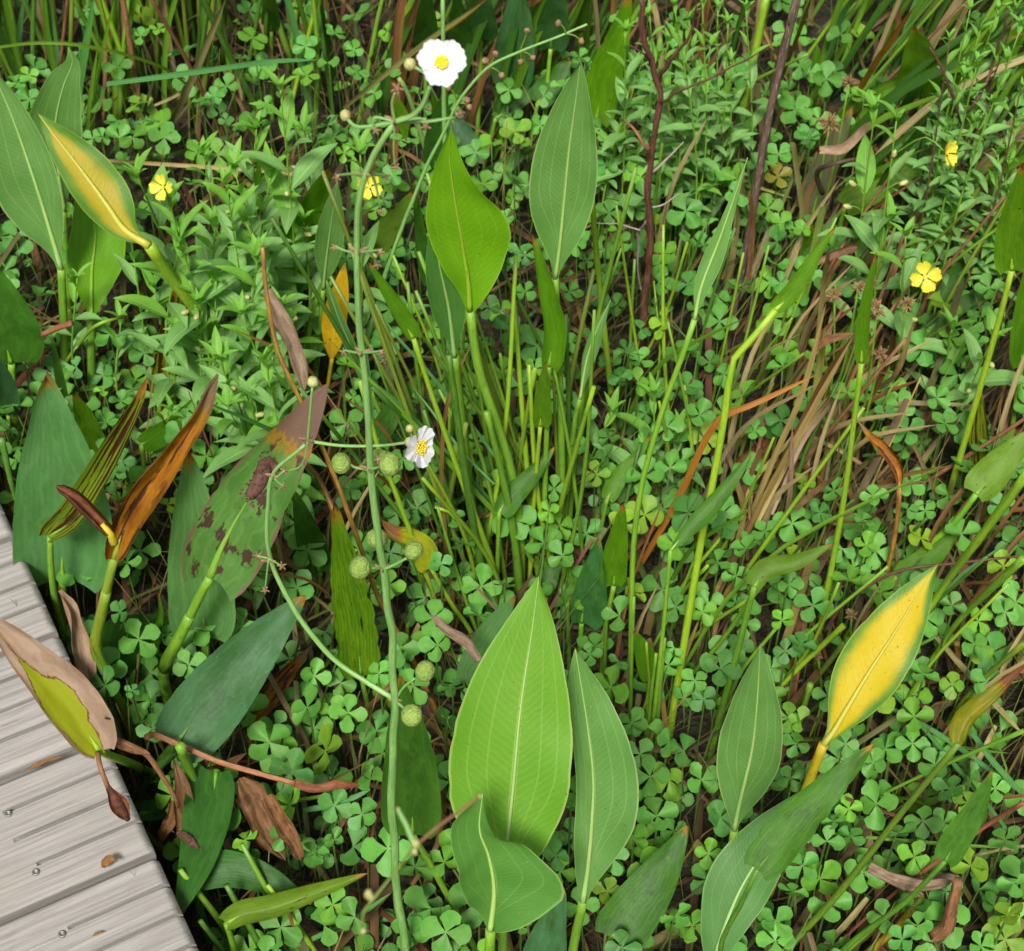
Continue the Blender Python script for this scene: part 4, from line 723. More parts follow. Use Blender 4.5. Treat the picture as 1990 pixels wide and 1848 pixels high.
# right-hand stalks and dead wood
strand('tall dark grey-brown dead stalk running up to the top edge', [(1405, 730), (1423, 616), (1447, 500), (1470, 367), (1493, 233), (1527, 83), (1550, -8)], 8, 'st_bark', lean=.12, name='dead_stalk', cat='dead stalk', taper=1.0)
strand('thin brown husk splitting off the tall dark dead stalk', [(1455, 545), (1462, 450), (1460, 380)], 6, 'dead_brown', z=(.2, .33), tint=(.7, .65, .6), **D)
strand('fat pale lime stalk at the top right of centre', [(1412, 345), (1445, 200), (1470, 90), (1489, -8)], 9, 'st_lime', name='pickerelweed_stalk', taper=.85)
strand('tan dead reed beside the tall dark dead stalk', [(1480, 230), (1515, 110), (1535, 40)], 5, 'straw', z=(.1, .5), **D)
strand('rust reed just right of the tall dark dead stalk top', [(1520, 150), (1550, 70), (1578, -8)], 4, 'rust', z=(.2, .55), **D)
strand('orange reed slanting between green reeds at the top right', [(1660, 195), (1700, 125), (1778, 12)], 6, 'orange_strap', z=(.1, .5), tint=(1.1, 1, 1), **D)
strand('green stalk crossing the fat pale stalk', [(1350, 225), (1460, 160), (1570, 105)], 4.5, 'st_green', z=(.15, .32), name='pickerelweed_stalk')
strand('narrow upright leaf blade beside the dark dead stalk', [(1592, 210), (1586, 150), (1588, 85)], 10, 'grass_lime', tint=(.75, .85, .6), **G)
strand('dark curved dead stem looping near the brown-green fading leaf', [(1598, 375), (1588, 335), (1620, 318), (1685, 305)], 6, 'st_bark', z=(.2, .26, .3, .3), name='dead_runner', tint=(.8, .75, .6))
strand('long straw lying level right of the shrub stem', [(1165, 265), (1260, 300), (1400, 340), (1540, 385)], 4.5, 'straw', z=(.12, .1), tint=(.9, 1, .7), **D)
strand('second straw lying level below the first right of the shrub stem', [(1190, 330), (1290, 340), (1420, 375), (1530, 390)], 4.5, 'straw', z=(.1, .08), tint=(.8, .85, .6), **D)
strand('straw crossing behind the shrub stem near the torn leaf', [(1160, 250), (1210, 255), (1330, 262), (1460, 275)], 3.5, 'straw', z=(.14, .12), **D)
strand('red-brown flat dead leaf bending through the litter', [(1237, 1110), (1290, 1020), (1327, 950), (1397, 816), (1470, 783), (1587, 728)], 7, 'orange_strap', z=(.04, .12, .18, .3, .32, .34), tint=(.95, .75, .8), n=24, **D)
for i, (pts, z, w, m, tn) in enumerate(sorted([
    ([(1445, 1040), (1500, 900), (1560, 760), (1605, 590)], (.02, .4), 6, 'straw', (1, .85, .75)),
    ([(1430, 1080), (1490, 960), (1560, 830), (1660, 650)], (.02, .35), 6, 'straw', (.8, .62, .5)),
    ([(1450, 1050), (1520, 900), (1600, 740), (1668, 640)], (.04, .36), 6, 'rust', (.6, .55, .5)),
    ([(1470, 1020), (1530, 900), (1590, 800), (1618, 770)], (.1, .26), 5, 'straw', (1, .9, .8)),
    ([(1430, 930), (1445, 1000), (1420, 1100)], (.2, .05), 6, 'straw', (.9, .75, .6)),
    ([(1410, 1110), (1450, 960), (1540, 850), (1610, 770)], (.02, .25), 4, 'straw', (1.1, 1.0, .9)),
    ([(1520, 1060), (1535, 960), (1540, 830)], (.05, .25), 5, 'dead_grey', (1, .95, .9)),
    ([(1500, 1000), (1560, 860), (1610, 790), (1616, 770)], (.12, .3), 4, 'dead_tan', (1, 1, 1)),
    ([(1545, 990), (1590, 950), (1628, 925)], (.2, .25), 6, 'dead_brown', (.7, .7, .6)),
    ([(1580, 680), (1610, 660), (1660, 648)], (.3, .3), 8, 'dead_brown', (1.1, 1, .9)),
    ([(1585, 700), (1600, 560), (1612, 480)], (.1, .4), 5, 'straw', (1, .9, .8)),
    ([(1570, 850), (1590, 730), (1604, 640)], (.08, .3), 7, 'straw', (1.1, 1.2, .7)),
    ([(1700, 760), (1745, 720), (1775, 625)], (.1, .3), 5, 'straw', (.9, .7, .65)),
    ([(1690, 780), (1730, 690), (1735, 640)], (.1, .3), 6, 'rust', (.6, .55, .5)),
    ([(1620, 940), (1660, 860), (1640, 930)], (.04, .1), 4, 'straw', (.8, .7, .6)),
    ([(1560, 840), (1640, 880), (1700, 920)], (.1, .08), 4, 'straw', (.9, .75, .6)),
    ([(1380, 1060), (1440, 1000), (1470, 985)], (.05, .07), 4, 'straw', (.8, .7, .6)),
    ([(1380, 1280), (1400, 1180), (1430, 1120)], (.02, .12), 5, 'straw', (.8, .62, .5)),
    ([(1400, 1200), (1430, 1160), (1500, 1080)], (.02, .12), 4, 'straw', (.8, .7, .6)),
    ([(1355, 1260), (1395, 1140), (1425, 1090)], (.04, .16), 4, 'straw', (.95, .8, .7)),
    ([(1300, 1400), (1330, 1280), (1360, 1200)], (.02, .14), 4, 'straw', (.8, .65, .55))], key=lambda q: sum(p[0] for p in q[0]) / len(q[0]))):
    strand(ORD0[i] + ' dry straw from the left in the slanting litter heap right of centre', pts, w, m, z=z, tint=tn, crink=.15, group='dry straws in the litter heap', **D)
for i, (pts, z, w, m, tn) in enumerate([
    ([(1990, 1085), (1920, 1150), (1860, 1210), (1780, 1330)], (.3, .05), 8, 'st_green', (1, 1, .9)),
    ([(2000, 915), (1900, 1050), (1827, 1149), (1740, 1290), (1690, 1370)], (.55, .02), 9, 'st_lime', (.9, .95, .9)),
    ([(1640, 1215), (1560, 1290), (1480, 1370), (1390, 1440)], (.2, .02), 6, 'st_lime', (1, .95, .8)),
    ([(1640, 1250), (1570, 1340), (1530, 1400)], (.2, .02), 6, 'st_olive', (1, 1.1, .9)),
    ([(1990, 1250), (1900, 1330), (1840, 1400)], (.25, .05), 6, 'st_olive', (1, 1.05, .9)),
    ([(1575, 1330), (1555, 1400), (1545, 1460)], (.2, .02), 6, 'st_green', (1, 1, .9)),
    ([(1990, 1420), (1850, 1480), (1700, 1550)], (.25, .1), 5, 'st_green', (.8, .9, .8))]):
    strand(['lower thick', 'thickest lime', 'lowest lime', 'olive', 'upper olive', 'short upright', 'thin dark'][i] + ' green stalk slanting near the bright yellow leaf', pts, w, m, z=z, tint=tn, name='pickerelweed_stalk', group='slanting stalks around the bright yellow leaf')
strand('orange stalk curving down right of the bright yellow leaf', [(1860, 1250), (1862, 1290), (1850, 1335)], 6, 'st_orange', z=(.15, .02), name='dead_stalk')
strand('long tan reed slanting down at the right of the bright yellow leaf', [(1815, 1232), (1900, 1330), (1990, 1430)], 6, 'straw', z=(.1, .14), **D)
strand('tan reed lying across the clovers at the right', [(1935, 1410), (1890, 1500), (1850, 1580)], 5, 'straw', z=(.12, .04), tint=(1.1, 1, .9), **D)
strand('straight red stalk slanting across the lower right corner', [(1990, 1560), (1923, 1600), (1793, 1695), (1727, 1745), (1610, 1850)], 5, 'st_red', z=(.3, .02), name='dead_stalk')
strand('tan reed slanting beside the red stalk at the bottom', [(1686, 1745), (1640, 1800), (1580, 1860)], 6, 'straw', z=(.1, .03), **D)
strand('green stalk slanting beside the red stalk at the bottom', [(1800, 1715), (1700, 1800), (1620, 1870)], 7, 'st_green', z=(.14, .02), name='pickerelweed_stalk')
strand('brown seed spike hanging under the shrivelled scraps at the lower right', [(1862, 1710), (1850, 1760), (1840, 1800), (1818, 1818)], 9, 'st_brown', z=(.24, .2, .16, .14), name='dead_spike', cat='dead flower', taper=1.9)
strand('dark red arching runner above the bright yellow leaf', [(1600, 1230), (1650, 1165), (1740, 1112), (1850, 1095), (1990, 1080)], 4, 'st_redbark', z=(.1, .16, .2, .22, .24), name='dead_runner', cat='dead stalk')
strand('bluish grass blade crossing the clovers at the lower right', [(1720, 1370), (1830, 1430), (1990, 1545)], 5, 'grass', z=(.13, .15), tint=(1.1, 1.1, 1.2), **G)
strand('thin grass blade from the yellow leaf down to the right border', [(1735, 1345), (1850, 1480), (1940, 1590), (1990, 1655)], 4, 'grass', z=(.14, .17), **G)
strand('wide pale grass blade near the right border', [(1890, 1425), (1930, 1480), (1990, 1545)], 6, 'grass', z=(.18, .2), tint=(1.2, 1.2, 1.2), **G)
strand('thin level grass blade low at the right', [(1600, 1618), (1720, 1630), (1880, 1643), (1990, 1648)], 3.5, 'grass_lime', z=(.13, .14), tint=(.8, .85, .8), **G)
strand('blue grass blade beside the flower stalk at the bottom', [(560, 1845), (680, 1790), (760, 1735)], 5, 'grass', z=(.1, .16), **G)
strand('pale broad grass blade right of the long dead stem', [(590, 1575), (660, 1560), (720, 1535)], 6, 'grass', z=(.12, .14), tint=(1.1, 1.15, 1.3), **G)
for i, (a, b, c) in enumerate([((640, 1440), (735, 1430), (880, 1450)), ((690, 1400), (760, 1330), (800, 1290)), ((820, 1390), (870, 1440), (890, 1470)), ((800, 1720), (850, 1640), (862, 1480)), ((850, 1510), (900, 1515), (905, 1620)), ((560, 1715), (620, 1720), (680, 1712))]):
    strand(['level', 'upper slanting', 'upper short', 'long upright', 'hooked', 'lowest'][i] + ' dead reed piece lying near the stained dark leaf', [a, b, c], 5, 'rust', z=(.06, .1, .07), tint=(.8, .8, .9), group='dead reed pieces left of the largest leaf', **D)
# woody shrub at the upper right of centre
sh = thing('dead_shrub', 'woody red-brown shrub stem with bare forking twigs right of centre', 'shrub', atz(1245, 735, 0))
def twig(parent, pts, z, w, mat, taper=.4, nm='branch'):
    zz = z if len(z) == len(pts) else [z[0] + (z[-1] - z[0]) * i / (len(pts) - 1) for i in range(len(pts))]
    P = [atz(x, y, q) for (x, y), q in zip(pts, zz)]; n = 6 * (len(P) - 1); c = spline(P, n); o = parent.location
    c = [p + Vector((noise.noise(p * 40), noise.noise(p * 40 + Vector((9, 0, 0))), noise.noise(p * 40 + Vector((0, 9, 0))))) * .004 for p in c]
    v, f, uu = tube(c, [w * dep(P[0]) / F * (1 - (1 - taper) * i / n) * (1 + .12 * math.sin(i * 1.7)) for i in range(n + 1)], 7, o)
    return link(nm, mesh(nm, v, f, mat, uu), parent)
def uprightz(pts):
    f = atz(*pts[0], 0); return [max(0, aty(x, y, f.y).z) for x, y in pts]
mainp = [(1245, 735), (1250, 616), (1263, 450), (1260, 350), (1273, 267), (1280, 167), (1253, 83), (1247, -8)]; mz = uprightz(mainp)
twig(sh, mainp, mz, 8, 'st_redbark', .55, 'trunk')
twig(sh, [(1278, 160), (1310, 110), (1345, 60), (1352, 10)], (mz[5], mz[5] + .06, mz[5] + .1, mz[5] + .14), 5, 'st_redbark')
twig(sh, [(1262, 290), (1240, 262), (1210, 228)], (mz[4], mz[4] + .02, mz[4] + .02), 4.5, 'st_brown')
twig(sh, [(1264, 335), (1300, 305), (1330, 275)], (mz[3], mz[3] + .02), 3, 'st_grey')
twig(sh, [(1262, 430), (1245, 450), (1240, 520), (1250, 590)], (mz[2], mz[2] - .03, mz[2] - .1, mz[2] - .16), 3.2, 'st_grey')
twig(sh, [(1243, 448), (1210, 438), (1160, 432)], (mz[2] - .02, mz[2] - .02), 2, 'st_grey')
twig(sh, [(1262, 405), (1290, 395), (1320, 380)], (mz[2] + .02, mz[2] + .03), 2, 'st_grey')
twig(sh, [(1275, 150), (1262, 120), (1225, 90)], (mz[5], mz[5] + .05), 3, 'st_redbark')
twig(sh, [(1280, 200), (1310, 185), (1400, 140), (1475, 100)], (mz[5] - .02, mz[5], mz[5] + .04, mz[5] + .08), 3, 'st_redbark')
sh2 = thing('dead_shrub', 'thin red-brown branching shrub stem below the yellow flowers at the right border', 'shrub', atz(1735, 545, 0))
pz = uprightz([(1735, 545), (1793, 460), (1840, 360), (1893, 310), (1995, 262)])
twig(sh2, [(1735, 545), (1793, 460), (1840, 360), (1893, 310), (1995, 262)], (0, .1, .22, .27, .32), 7, 'st_redbark', .6, 'trunk')
twig(sh2, [(1885, 312), (1865, 230), (1848, 172), (1810, 90)], (.27, .34, .4, .46), 5, 'st_redbark')
twig(sh2, [(1793, 460), (1870, 445), (1950, 420), (1995, 405)], (.1, .16, .2, .22), 4, 'st_redbark')
twig(sh2, [(1735, 580), (1830, 500), (1900, 430), (1990, 330)], (.04, .1, .15, .2), 4, 'st_red')
twig(sh2, [(1865, 230), (1900, 190), (1930, 120), (1960, 20)], (.34, .38, .42, .5), 4, 'st_redbark')
# the dense stands along the top edge
rs = random.Random(11)
ORD = ['first', 'second', 'third', 'fourth', 'fifth', 'sixth', 'seventh', 'eighth', 'ninth', 'tenth', 'eleventh', 'twelfth', 'thirteenth', 'fourteenth', 'fifteenth', 'sixteenth', 'seventeenth', 'eighteenth', 'nineteenth', 'twentieth'] + ['twenty-' + q for q in ('first', 'second', 'third', 'fourth', 'fifth', 'sixth', 'seventh', 'eighth', 'ninth')] + ['thirtieth']
HUE = {'st_green': 'mid-green', 'st_dark': 'dark green', 'st_olive': 'olive', 'st_brown': 'brown', 'st_lime': 'pale lime', 'grass': 'bluish green', 'grass_lime': 'fresh green', 'straw': 'straw-coloured', 'rust': 'rusty', 'pond_deep': 'deep green'}
def stand(n, x0, x1, yb0, yb1, dxr, mats, where, grp, wr=(4, 7), hr=(.35, .7), flat=False):
    made = []
    for i in range(n):
        fx = rs.uniform(x0, x1); fy = rs.uniform(yb0, yb1); f = atz(fx, fy, 0); h = rs.uniform(*hr); lx = rs.uniform(*dxr) * h
        top = f + Vector((lx, rs.uniform(-.12, .12), h)); px = dep(f) / F; w = rs.uniform(*wr); m = rs.choice(mats); t = rs.uniform(.7, 1.1)
        if flat:
            midp = f.lerp(top, .55) + Vector((-lx * .2, 0, .03))
            me, _, _ = blade_mesh([f, midp, top], w * px, w * px, PROF['strap'], PROF['strap'], m, f, rs.uniform(-50, 50), .6, 0, .1, 0, nt=10, nu=2, seed=i)
        else:
            midp = f.lerp(top, .5) + Vector((rs.uniform(-.02, .02), 0, 0)); c = spline([f + Vector((0, 0, -.02)), midp, top], 8)
            v, ff, uu = tube(c, [w * px * (1 - .35 * j / 8) for j in range(9)], 7, f); me = mesh('stalk', v, ff, m, uu)
        ob = link('reed_leaf' if flat else 'reed_stalk', me, None, (t, t, t), f); made.append((fx, m, ob))
    cnt = {}
    for fx, m, ob in sorted(made, key=lambda q: q[0]):
        k = cnt.get(m, 0); cnt[m] = k + 1
        tag(ob, f"{HUE[m]} {'blade' if flat else 'stalk'} {where}, {ORD[k]} of its colour from left", 'leaf' if flat else 'stalk', grp)
stand(92, -60, 660, 10, 290, (-.25, .3), ['st_green', 'st_dark', 'st_olive', 'st_dark', 'st_lime', 'st_brown', 'st_green'], 'in the upper left stand', 'stalks of the upper left stand')
stand(22, 660, 1120, 60, 300, (.1, .6), ['st_dark', 'st_dark', 'st_green', 'st_brown'], 'behind the white flower', 'stalks behind the white flower', (3.5, 6))
stand(46, 1480, 2050, 40, 330, (.25, .85), ['st_green', 'st_lime', 'st_olive', 'st_brown', 'st_dark'], 'in the upper right stand', 'stalks of the upper right stand', (3.5, 7))
stand(14, 1560, 2020, 420, 760, (.2, .8), ['st_green', 'st_olive', 'st_brown', 'st_dark'], 'between litter heap and right border', 'stalks at the right border', (3, 6), (.3, .55))
stand(26, -40, 660, 30, 280, (-.3, .4), ['grass', 'grass_lime', 'grass_lime', 'straw', 'pond_deep'], 'in the upper left stand', 'blades in the upper left stand', (4, 8), (.3, .6), True)
stand(22, 1500, 2040, 30, 300, (.2, .9), ['grass', 'grass_lime', 'straw', 'pond_deep', 'grass_lime'], 'in the upper right stand', 'blades in the upper right stand', (4, 8), (.3, .6), True)
stand(16, 700, 1130, 120, 330, (.0, .8), ['pond_deep', 'pond_deep', 'grass_lime', 'rust'], 'behind the white flower', 'blades behind the white flower', (6, 12), (.3, .6), True)

stand(20, 1150, 1960, 520, 1500, (.1, .9), ['straw', 'rust', 'straw', 'grass_lime'], 'right of the centre bundle', 'dead reeds right of centre', (2.5, 5), (.12, .34), True)
stand(44, 860, 1140, 920, 1220, (-.45, .12), ['st_green', 'st_dark', 'st_lime', 'st_olive', 'st_dark'], 'in the centre bundle', 'stalks of the centre bundle', (3.5, 6.5), (.25, .52))
stand(22, 1680, 2010, 1000, 1700, (.2, 1.1), ['straw', 'rust', 'grass', 'grass_lime'], 'at the lower right border', 'blades at the lower right border', (2.5, 5), (.12, .3), True)
stand(24, 1500, 2010, 300, 620, (.3, 1.1), ['grass_lime', 'pond_deep', 'grass_lime', 'straw', 'pond_deep'], 'around the red twigs at the right', 'blades around the red twigs', (5, 11), (.2, .42), True)
stand(16, 560, 860, 820, 1300, (-.5, .3), ['straw', 'rust', 'grass_lime', 'grass'], 'around the round green fruits', 'blades around the fruits', (2.5, 4.5), (.15, .35), True)
stand(18, 1130, 1500, 30, 260, (-.2, .7), ['straw', 'rust', 'grass_lime', 'pond_deep'], 'around the woody shrub', 'blades around the woody shrub', (3, 6), (.2, .45), True)

stand(26, 1400, 1620, 720, 1120, (.15, .5), ['straw', 'rust', 'straw', 'straw'], 'in the litter heap', 'dead reeds of the litter heap', (2.5, 6), (.1, .27), True)
stand(14, 1440, 1700, 640, 1000, (.2, .7), ['st_brown', 'st_olive', 'st_brown'], 'in the litter heap', 'dead stalks of the litter heap', (3, 5), (.15, .36))

stand(20, 1190, 1720, 1050, 1500, (.0, .5), ['st_green', 'st_lime', 'st_dark'], 'between largest and yellow leaves', 'stalks between the largest and yellow leaves', (3, 5.5), (.18, .36))
stand(18, 1180, 1480, 560, 1000, (-.2, .4), ['st_green', 'st_lime', 'st_dark'], 'right of the tall blue-green leaf', 'stalks right of the tall blue-green leaf', (2.5, 4.5), (.15, .35))
# ------------------------------------------------------------------ flower stalks, flowers and round fruits
def parts_tube(parent, P, w, mat, nm, taper=.7, n=None, sides=7):
    n = n or 6 * (len(P) - 1); c = spline(P, n); o = parent.matrix_world.translation if False else parent_loc(parent)
    c = [q + Vector((noise.noise(q * 22), noise.noise(q * 22 + Vector((7, 0, 0))), 0)) * w * .55 for q in c] if n > 20 else c
    v, f, uu = tube(c, [w * (1 - (1 - taper) * i / n) * (1 + .1 * noise.noise(c[i] * 60)) for i in range(n + 1)], sides, o)
    return link(nm, mesh(nm, v, f, mat, uu), parent)
def parent_loc(p):
    o = Vector((0, 0, 0))
    while p is not None: o += p.location; p = p.parent
    return o
def lump(parent, c, r, mat, nm, sq=(1, 1, 1), axis=None, bumps=.04, seg=14):
    vs, fs = [], []; ring = seg // 2 + 2; o = parent_loc(parent)
    q = axis.to_track_quat('Z', 'Y') if axis is not None else Quaternion()
    for i in range(ring + 1):
        th = math.pi * i / ring
        for k in range(seg):
            ph = 2 * math.pi * k / seg; d = Vector((math.sin(th) * math.cos(ph) * sq[0], math.sin(th) * math.sin(ph) * sq[1], math.cos(th) * sq[2]))
            vs.append(q @ (d * r * (1 + bumps * noise.noise(d * 5 + c * 50))) + c - o)
    for i in range(ring):
        for k in range(seg): a = i * seg + k; b = i * seg + (k + 1) % seg; fs.append((a, a + seg, b + seg, b))
    return link(nm, mesh(nm, vs, fs, mat), parent)
def petal_me(half, L, mat, ruffle, cup, notch=0, inner=.06, seed=0):
    nr, na = 9, 24; vs, fs = [], []; rn = random.Random(seed); p0 = rn.uniform(0, 6)
    for i in range(nr + 1):
        t = i / nr
        for j in range(na + 1):
            a = (j / na * 2 - 1); hw = half * (.35 + .65 * min(1, t * 2.2) ** .7); an = a * hw
            edge = 1 - .3 * abs(a) ** 2.4 - notch * math.exp(-(a / .22) ** 2) + ((.028 * math.sin(a * 24 + p0) + .02 * math.sin(a * 11 + 2 * p0)) if ruffle else 0)
            rr = L * (inner + (1 - inner) * t) * (edge if t > .5 else 1 + (edge - 1) * t * 2)
            z = L * (cup * t * t + ruffle * t * t * (math.sin(a * 9 + p0) * .6 + math.sin(a * 17 + p0 * 2) * .35) + .04 * ruffle * math.sin(t * 20))
            vs.append((rr * math.cos(an), rr * math.sin(an), z))
    m = na + 1
    for i in range(nr):
        for j in range(na): a = i * m + j; fs.append((a, a + 1, a + m + 1, a + m))
    return mesh('petal', vs, fs, mat)
def flower(parent, c, nrm, R_, npet, mat, half, ruffle, cup, spin, notch=0, nst=26, srad=.22, sub='petal'):
    o = parent_loc(parent); q = nrm.to_track_quat('Z', 'Y')
    fl = bpy.data.objects.new('flower', None); COL.objects.link(fl); fl.parent = parent; fl.location = c - o; fl.rotation_mode = 'QUATERNION'; fl.rotation_quaternion = q; fl.empty_display_size = .01
    for k in range(npet):
        pe = link('petal', petal_me(half, R_, mat, ruffle, cup, notch, seed=k + int(R_ * 1e5)), fl); pe.rotation_euler = (0, 0, spin + 2 * math.pi * k / npet); pe.location = (0, 0, .0006 * k)
    vs, fs = [], []; rn = random.Random(3)
    for k in range(nst):
        rr = R_ * srad * math.sqrt((k + .5) / nst); an = k * 2.4; h = R_ * .2 * rn.uniform(.7, 1.2); x, y = rr * math.cos(an), rr * math.sin(an); w = R_ * .05
        b = len(vs); tx, ty = x * 1.35, y * 1.35
        for (z, ww) in ((0, .4), (h * .6, .4), (h * .75, 1.1), (h * 1.05, 1.0), (h * 1.15, .3)):
            f_ = z / h
            for e in range(5): vs.append((x + (tx - x) * f_ + ww * w * math.cos(e * 1.2566), y + (ty - y) * f_ + ww * w * math.sin(e * 1.2566), z))
        for i in range(4):
            for e in range(5): a = b + i * 5 + e; a2 = b + i * 5 + (e + 1) % 5; fs.append((a, a2, a2 + 5, a + 5))
        fs.append(tuple(b + 20 + e for e in range(5)))
    link('stamens', mesh('stamens', vs, fs, 'stamen'), fl)
    return fl
YS = atz(798, 1990, 0).y
def sp(x, y, dy=0): return aty(x, y, YS + dy)
sc = thing('flower_scape', 'tall green flower stalk with white flowers and round green fruits, in front', 'flower stalk', atz(798, 1990, 0))
pxs = 1.22 / F
def pz(x, y, dy=0): return dep(sp(x, y, dy)) / F
main = [sp(x, y) for x, y in [(798, 1990), (787, 1848), (773, 1732), (763, 1599), (763, 1465), (767, 1365), (763, 1232), (753, 1183), (737, 1049), (723, 933), (707, 749), (700, 616), (697, 467), (703, 367), (723, 307), (767, 237)]]
main[0].z = -.02
parts_tube(sc, main, 13.5 * pxs, 'st_scape', 'stem', .36, 90, 10)
def pedicel(pts, w=3.2, dy=0, mat='st_scape', parent=sc): return parts_tube(parent, [sp(x, y, dy * i / max(1, len(pts) - 1)) for i, (x, y) in enumerate(pts)], w * pxs, mat, 'pedicel', .8)
def node(x, y, dy=0, s=1):   # papery bracts at a whorl
    c = sp(x, y, dy)
    for k in range(3):
        an = k * 2.1 + x; d = Vector((math.cos(an), math.sin(an) * .6, .35)); lump(sc, c + d * .003 * s, .0022 * s, 'bract', 'bract', (.4, .8, 1.6), d, .2, 8)
def fruit(x, y, r, ax, dy=0):
    f = lump(sc, sp(x, y, dy), r * pz(x, y, dy), 'fruit', 'fruit', (1.0, .95, .86), Vector(ax), .05, 18); return f
def dry(x, y, r=7, dy=0):
    c = sp(x, y, dy); pxs = pz(x, y, dy)
    ro = lump(sc, c, r * .55 * pxs, 'bract', 'dry_flower', (1, .8, 1.1), None, .3, 8)
    for k in range(5):
        an = k * 1.257 + y; d = Vector((math.cos(an), .4 * math.sin(an), math.sin(an))); me_o = lump(ro, c + d * r * .6 * pxs, r * .45 * pxs, 'bract', 'sepal', (.35, .7, 1.3), d, .4, 6)
def bud(x, y, r=10, dy=0): return lump(sc, sp(x, y, dy), r * pz(x, y, dy), 'bud', 'bud', (1, 1, 1.1), None, .12, 12)
# top whorl
node(767, 237)
pedicel([(767, 237), (800, 225), (820, 205), (836, 168)], 4.5, -.005); flower(sc, sp(858, 122, -.008), (CAM - sp(858, 122) + Vector((.05, 0, .25))).normalized(), 49 * pz(858, 122), 3, 'petal_white', 1.16, .06, .2, 2.45, .06, 40, .2)
pedicel([(838, 150), (815, 135), (797, 126)], 3, .004); bud(797, 125, 12, .004)
pedicel([(767, 237), (700, 247), (683, 240), (673, 226)], 3.5, .01); bud(671, 224, 11, .01)
pedicel([(767, 237), (830, 236), (885, 228)], 3.2, .01); bud(893, 221, 9, .01); dry(895, 220, 9, .008)
pedicel([(767, 237), (730, 228), (725, 240), (731, 252)], 2.4); dry(731, 254, 9)
pedicel([(767, 237), (762, 200), (768, 178)], 2.4); dry(772, 172, 12)
pedicel([(767, 237), (810, 230), (828, 232)], 2.4, -.006); dry(827, 246, 10, -.006)
pedicel([(767, 240), (765, 290), (768, 322)], 1.6); dry(769, 325, 8)
# middle whorls
for (x, y, ends) in [(705, 340, [(750, 345), (655, 345), (740, 410)]), (698, 490, [(650, 482), (700 + 40, 490), (733, 515)]), (704, 686, [(668, 684), (742, 686), (745, 700)])]:
    node(x, y)
    for k, (ex, ey) in enumerate(ends):
        dy = (.012, -.012, .01)[k]; pedicel([(x, y), ((x + ex) / 2, y - 2), (ex, ey - 4)], 2.4, dy); dry(ex, ey, 8, dy)
# fruiting whorls
node(717, 912); pedicel([(717, 912), (690, 908), (682, 903)], 3.2, .01); fruit(663, 900, 22, (1, 0, .3), .012); pedicel([(717, 912), (735, 908), (740, 905)], 3.2, -.01); fruit(757, 902, 24, (-1, -.3, .2), -.012); fruit(738, 890, 20, (.2, 1, .2), .02); dry(735, 893, 9, .0)
node(742, 1105); pedicel([(744, 1107), (735, 1104), (722, 1104)], 3.2, -.008); fruit(700, 1103, 24, (1, -.2, .1), -.01); pedicel([(744, 1107), (765, 1098), (790, 1085)], 3.2, -.004); fruit(804, 1070, 20, (-.6, .3, 1), -.006); dry(797, 1080, 7, -.004)
fruit(733, 1046, 22, (.2, 1, .1), .025); dry(730, 1058, 8, .02)
node(768, 1360); pedicel([(768, 1360), (785, 1335), (806, 1318)], 3.4, -.005); fruit(826, 1304, 22, (-1, .2, .5), -.006); pedicel([(768, 1362), (780, 1372), (788, 1380)], 3.2, -.01); fruit(800, 1390, 23, (-.6, -.3, .8), -.014)
# side branch that rises left with its own flower
br = [sp(x, y, dy) for x, y, dy in [(766, 1358, 0), (663, 1292, .02), (607, 1232, .03), (567, 1176, .04), (533, 1109, .05), (522, 1049, .05), (523, 983, .05), (533, 919, .05), (593, 863, .05)]]
parts_tube(sc, br, 6.5 * pxs, 'st_scape', 'side_branch', .6, 48, 8)
for x, y, q in [(500, 1080, 9), (548, 1100, 9), (515, 1147, 8), (550, 945, 8), (553, 915, 9)]:
    pedicel([(522, 1085) if y > 1000 else (533, 930), (x, y)], 2, .0); dry(x, y, q, .05)
node(523, 1090, .05); node(533, 925, .05); node(598, 855, .05)
def pe2(pts, w, dy): return parts_tube(sc, [sp(x, y, dy) for x, y in pts], w * pxs, 'st_scape', 'pedicel', .8)
pe2([(598, 857), (603, 800), (607, 752)], 3, .05); bud(608, 742, 11, .05)
pe2([(598, 857), (585, 905), (560, 915)], 2, .05)
pe2([(598, 857), (663, 866), (740, 866), (790, 860)], 3.5, .05); bud(796, 833, 8, .05); bud(796, 859, 10, .05)
pe2([(796, 858), (800, 845), (796, 838)], 2, .05); pe2([(790, 860), (805, 866), (812, 868)], 3, .05)
flower(sc, sp(814, 868, .05), Vector((.74, -.58, .3)).normalized(), 46 * pz(814, 868), 3, 'petal_white', 1.05, .09, .1, .5, 0, 30, .26)
# blurred scape close to the camera
sc2 = thing('flower_scape', 'thin dry flower stalk with a forked tip, blurred close to the viewer at the bottom', 'flower stalk', Vector((-.16, .3, 0)))
px2 = .66 / F
def n2(x, y, d=.66): return atd(x, y, d)
parts_tube(sc2, [Vector((-.16, .3, -.02)), Vector((-.14, .3, .5)), n2(690, 1880), n2(715, 1738), n2(760, 1690), n2(806, 1645)], 4.2 * px2, 'st_olive', 'stem', .7, 40)
parts_tube(sc2, [n2(806, 1645), n2(790, 1605), n2(774, 1575)], 6 * px2, 'st_scape', 'pedicel', .7); parts_tube(sc2, [n2(806, 1645), n2(860, 1600), n2(932, 1549)], 3.4 * px2, 'st_brown', 'pedicel', .8)
for x, y, r in [(808, 1640, 10), (806, 1655, 8), (716, 1738, 11), (722, 1745, 8), (933, 1548, 5), (706, 1810, 7), (774, 1573, 5)]: lump(sc2, n2(x, y), r * px2, 'bud', 'node', (.8, .8, 1.3), None, .3, 8)
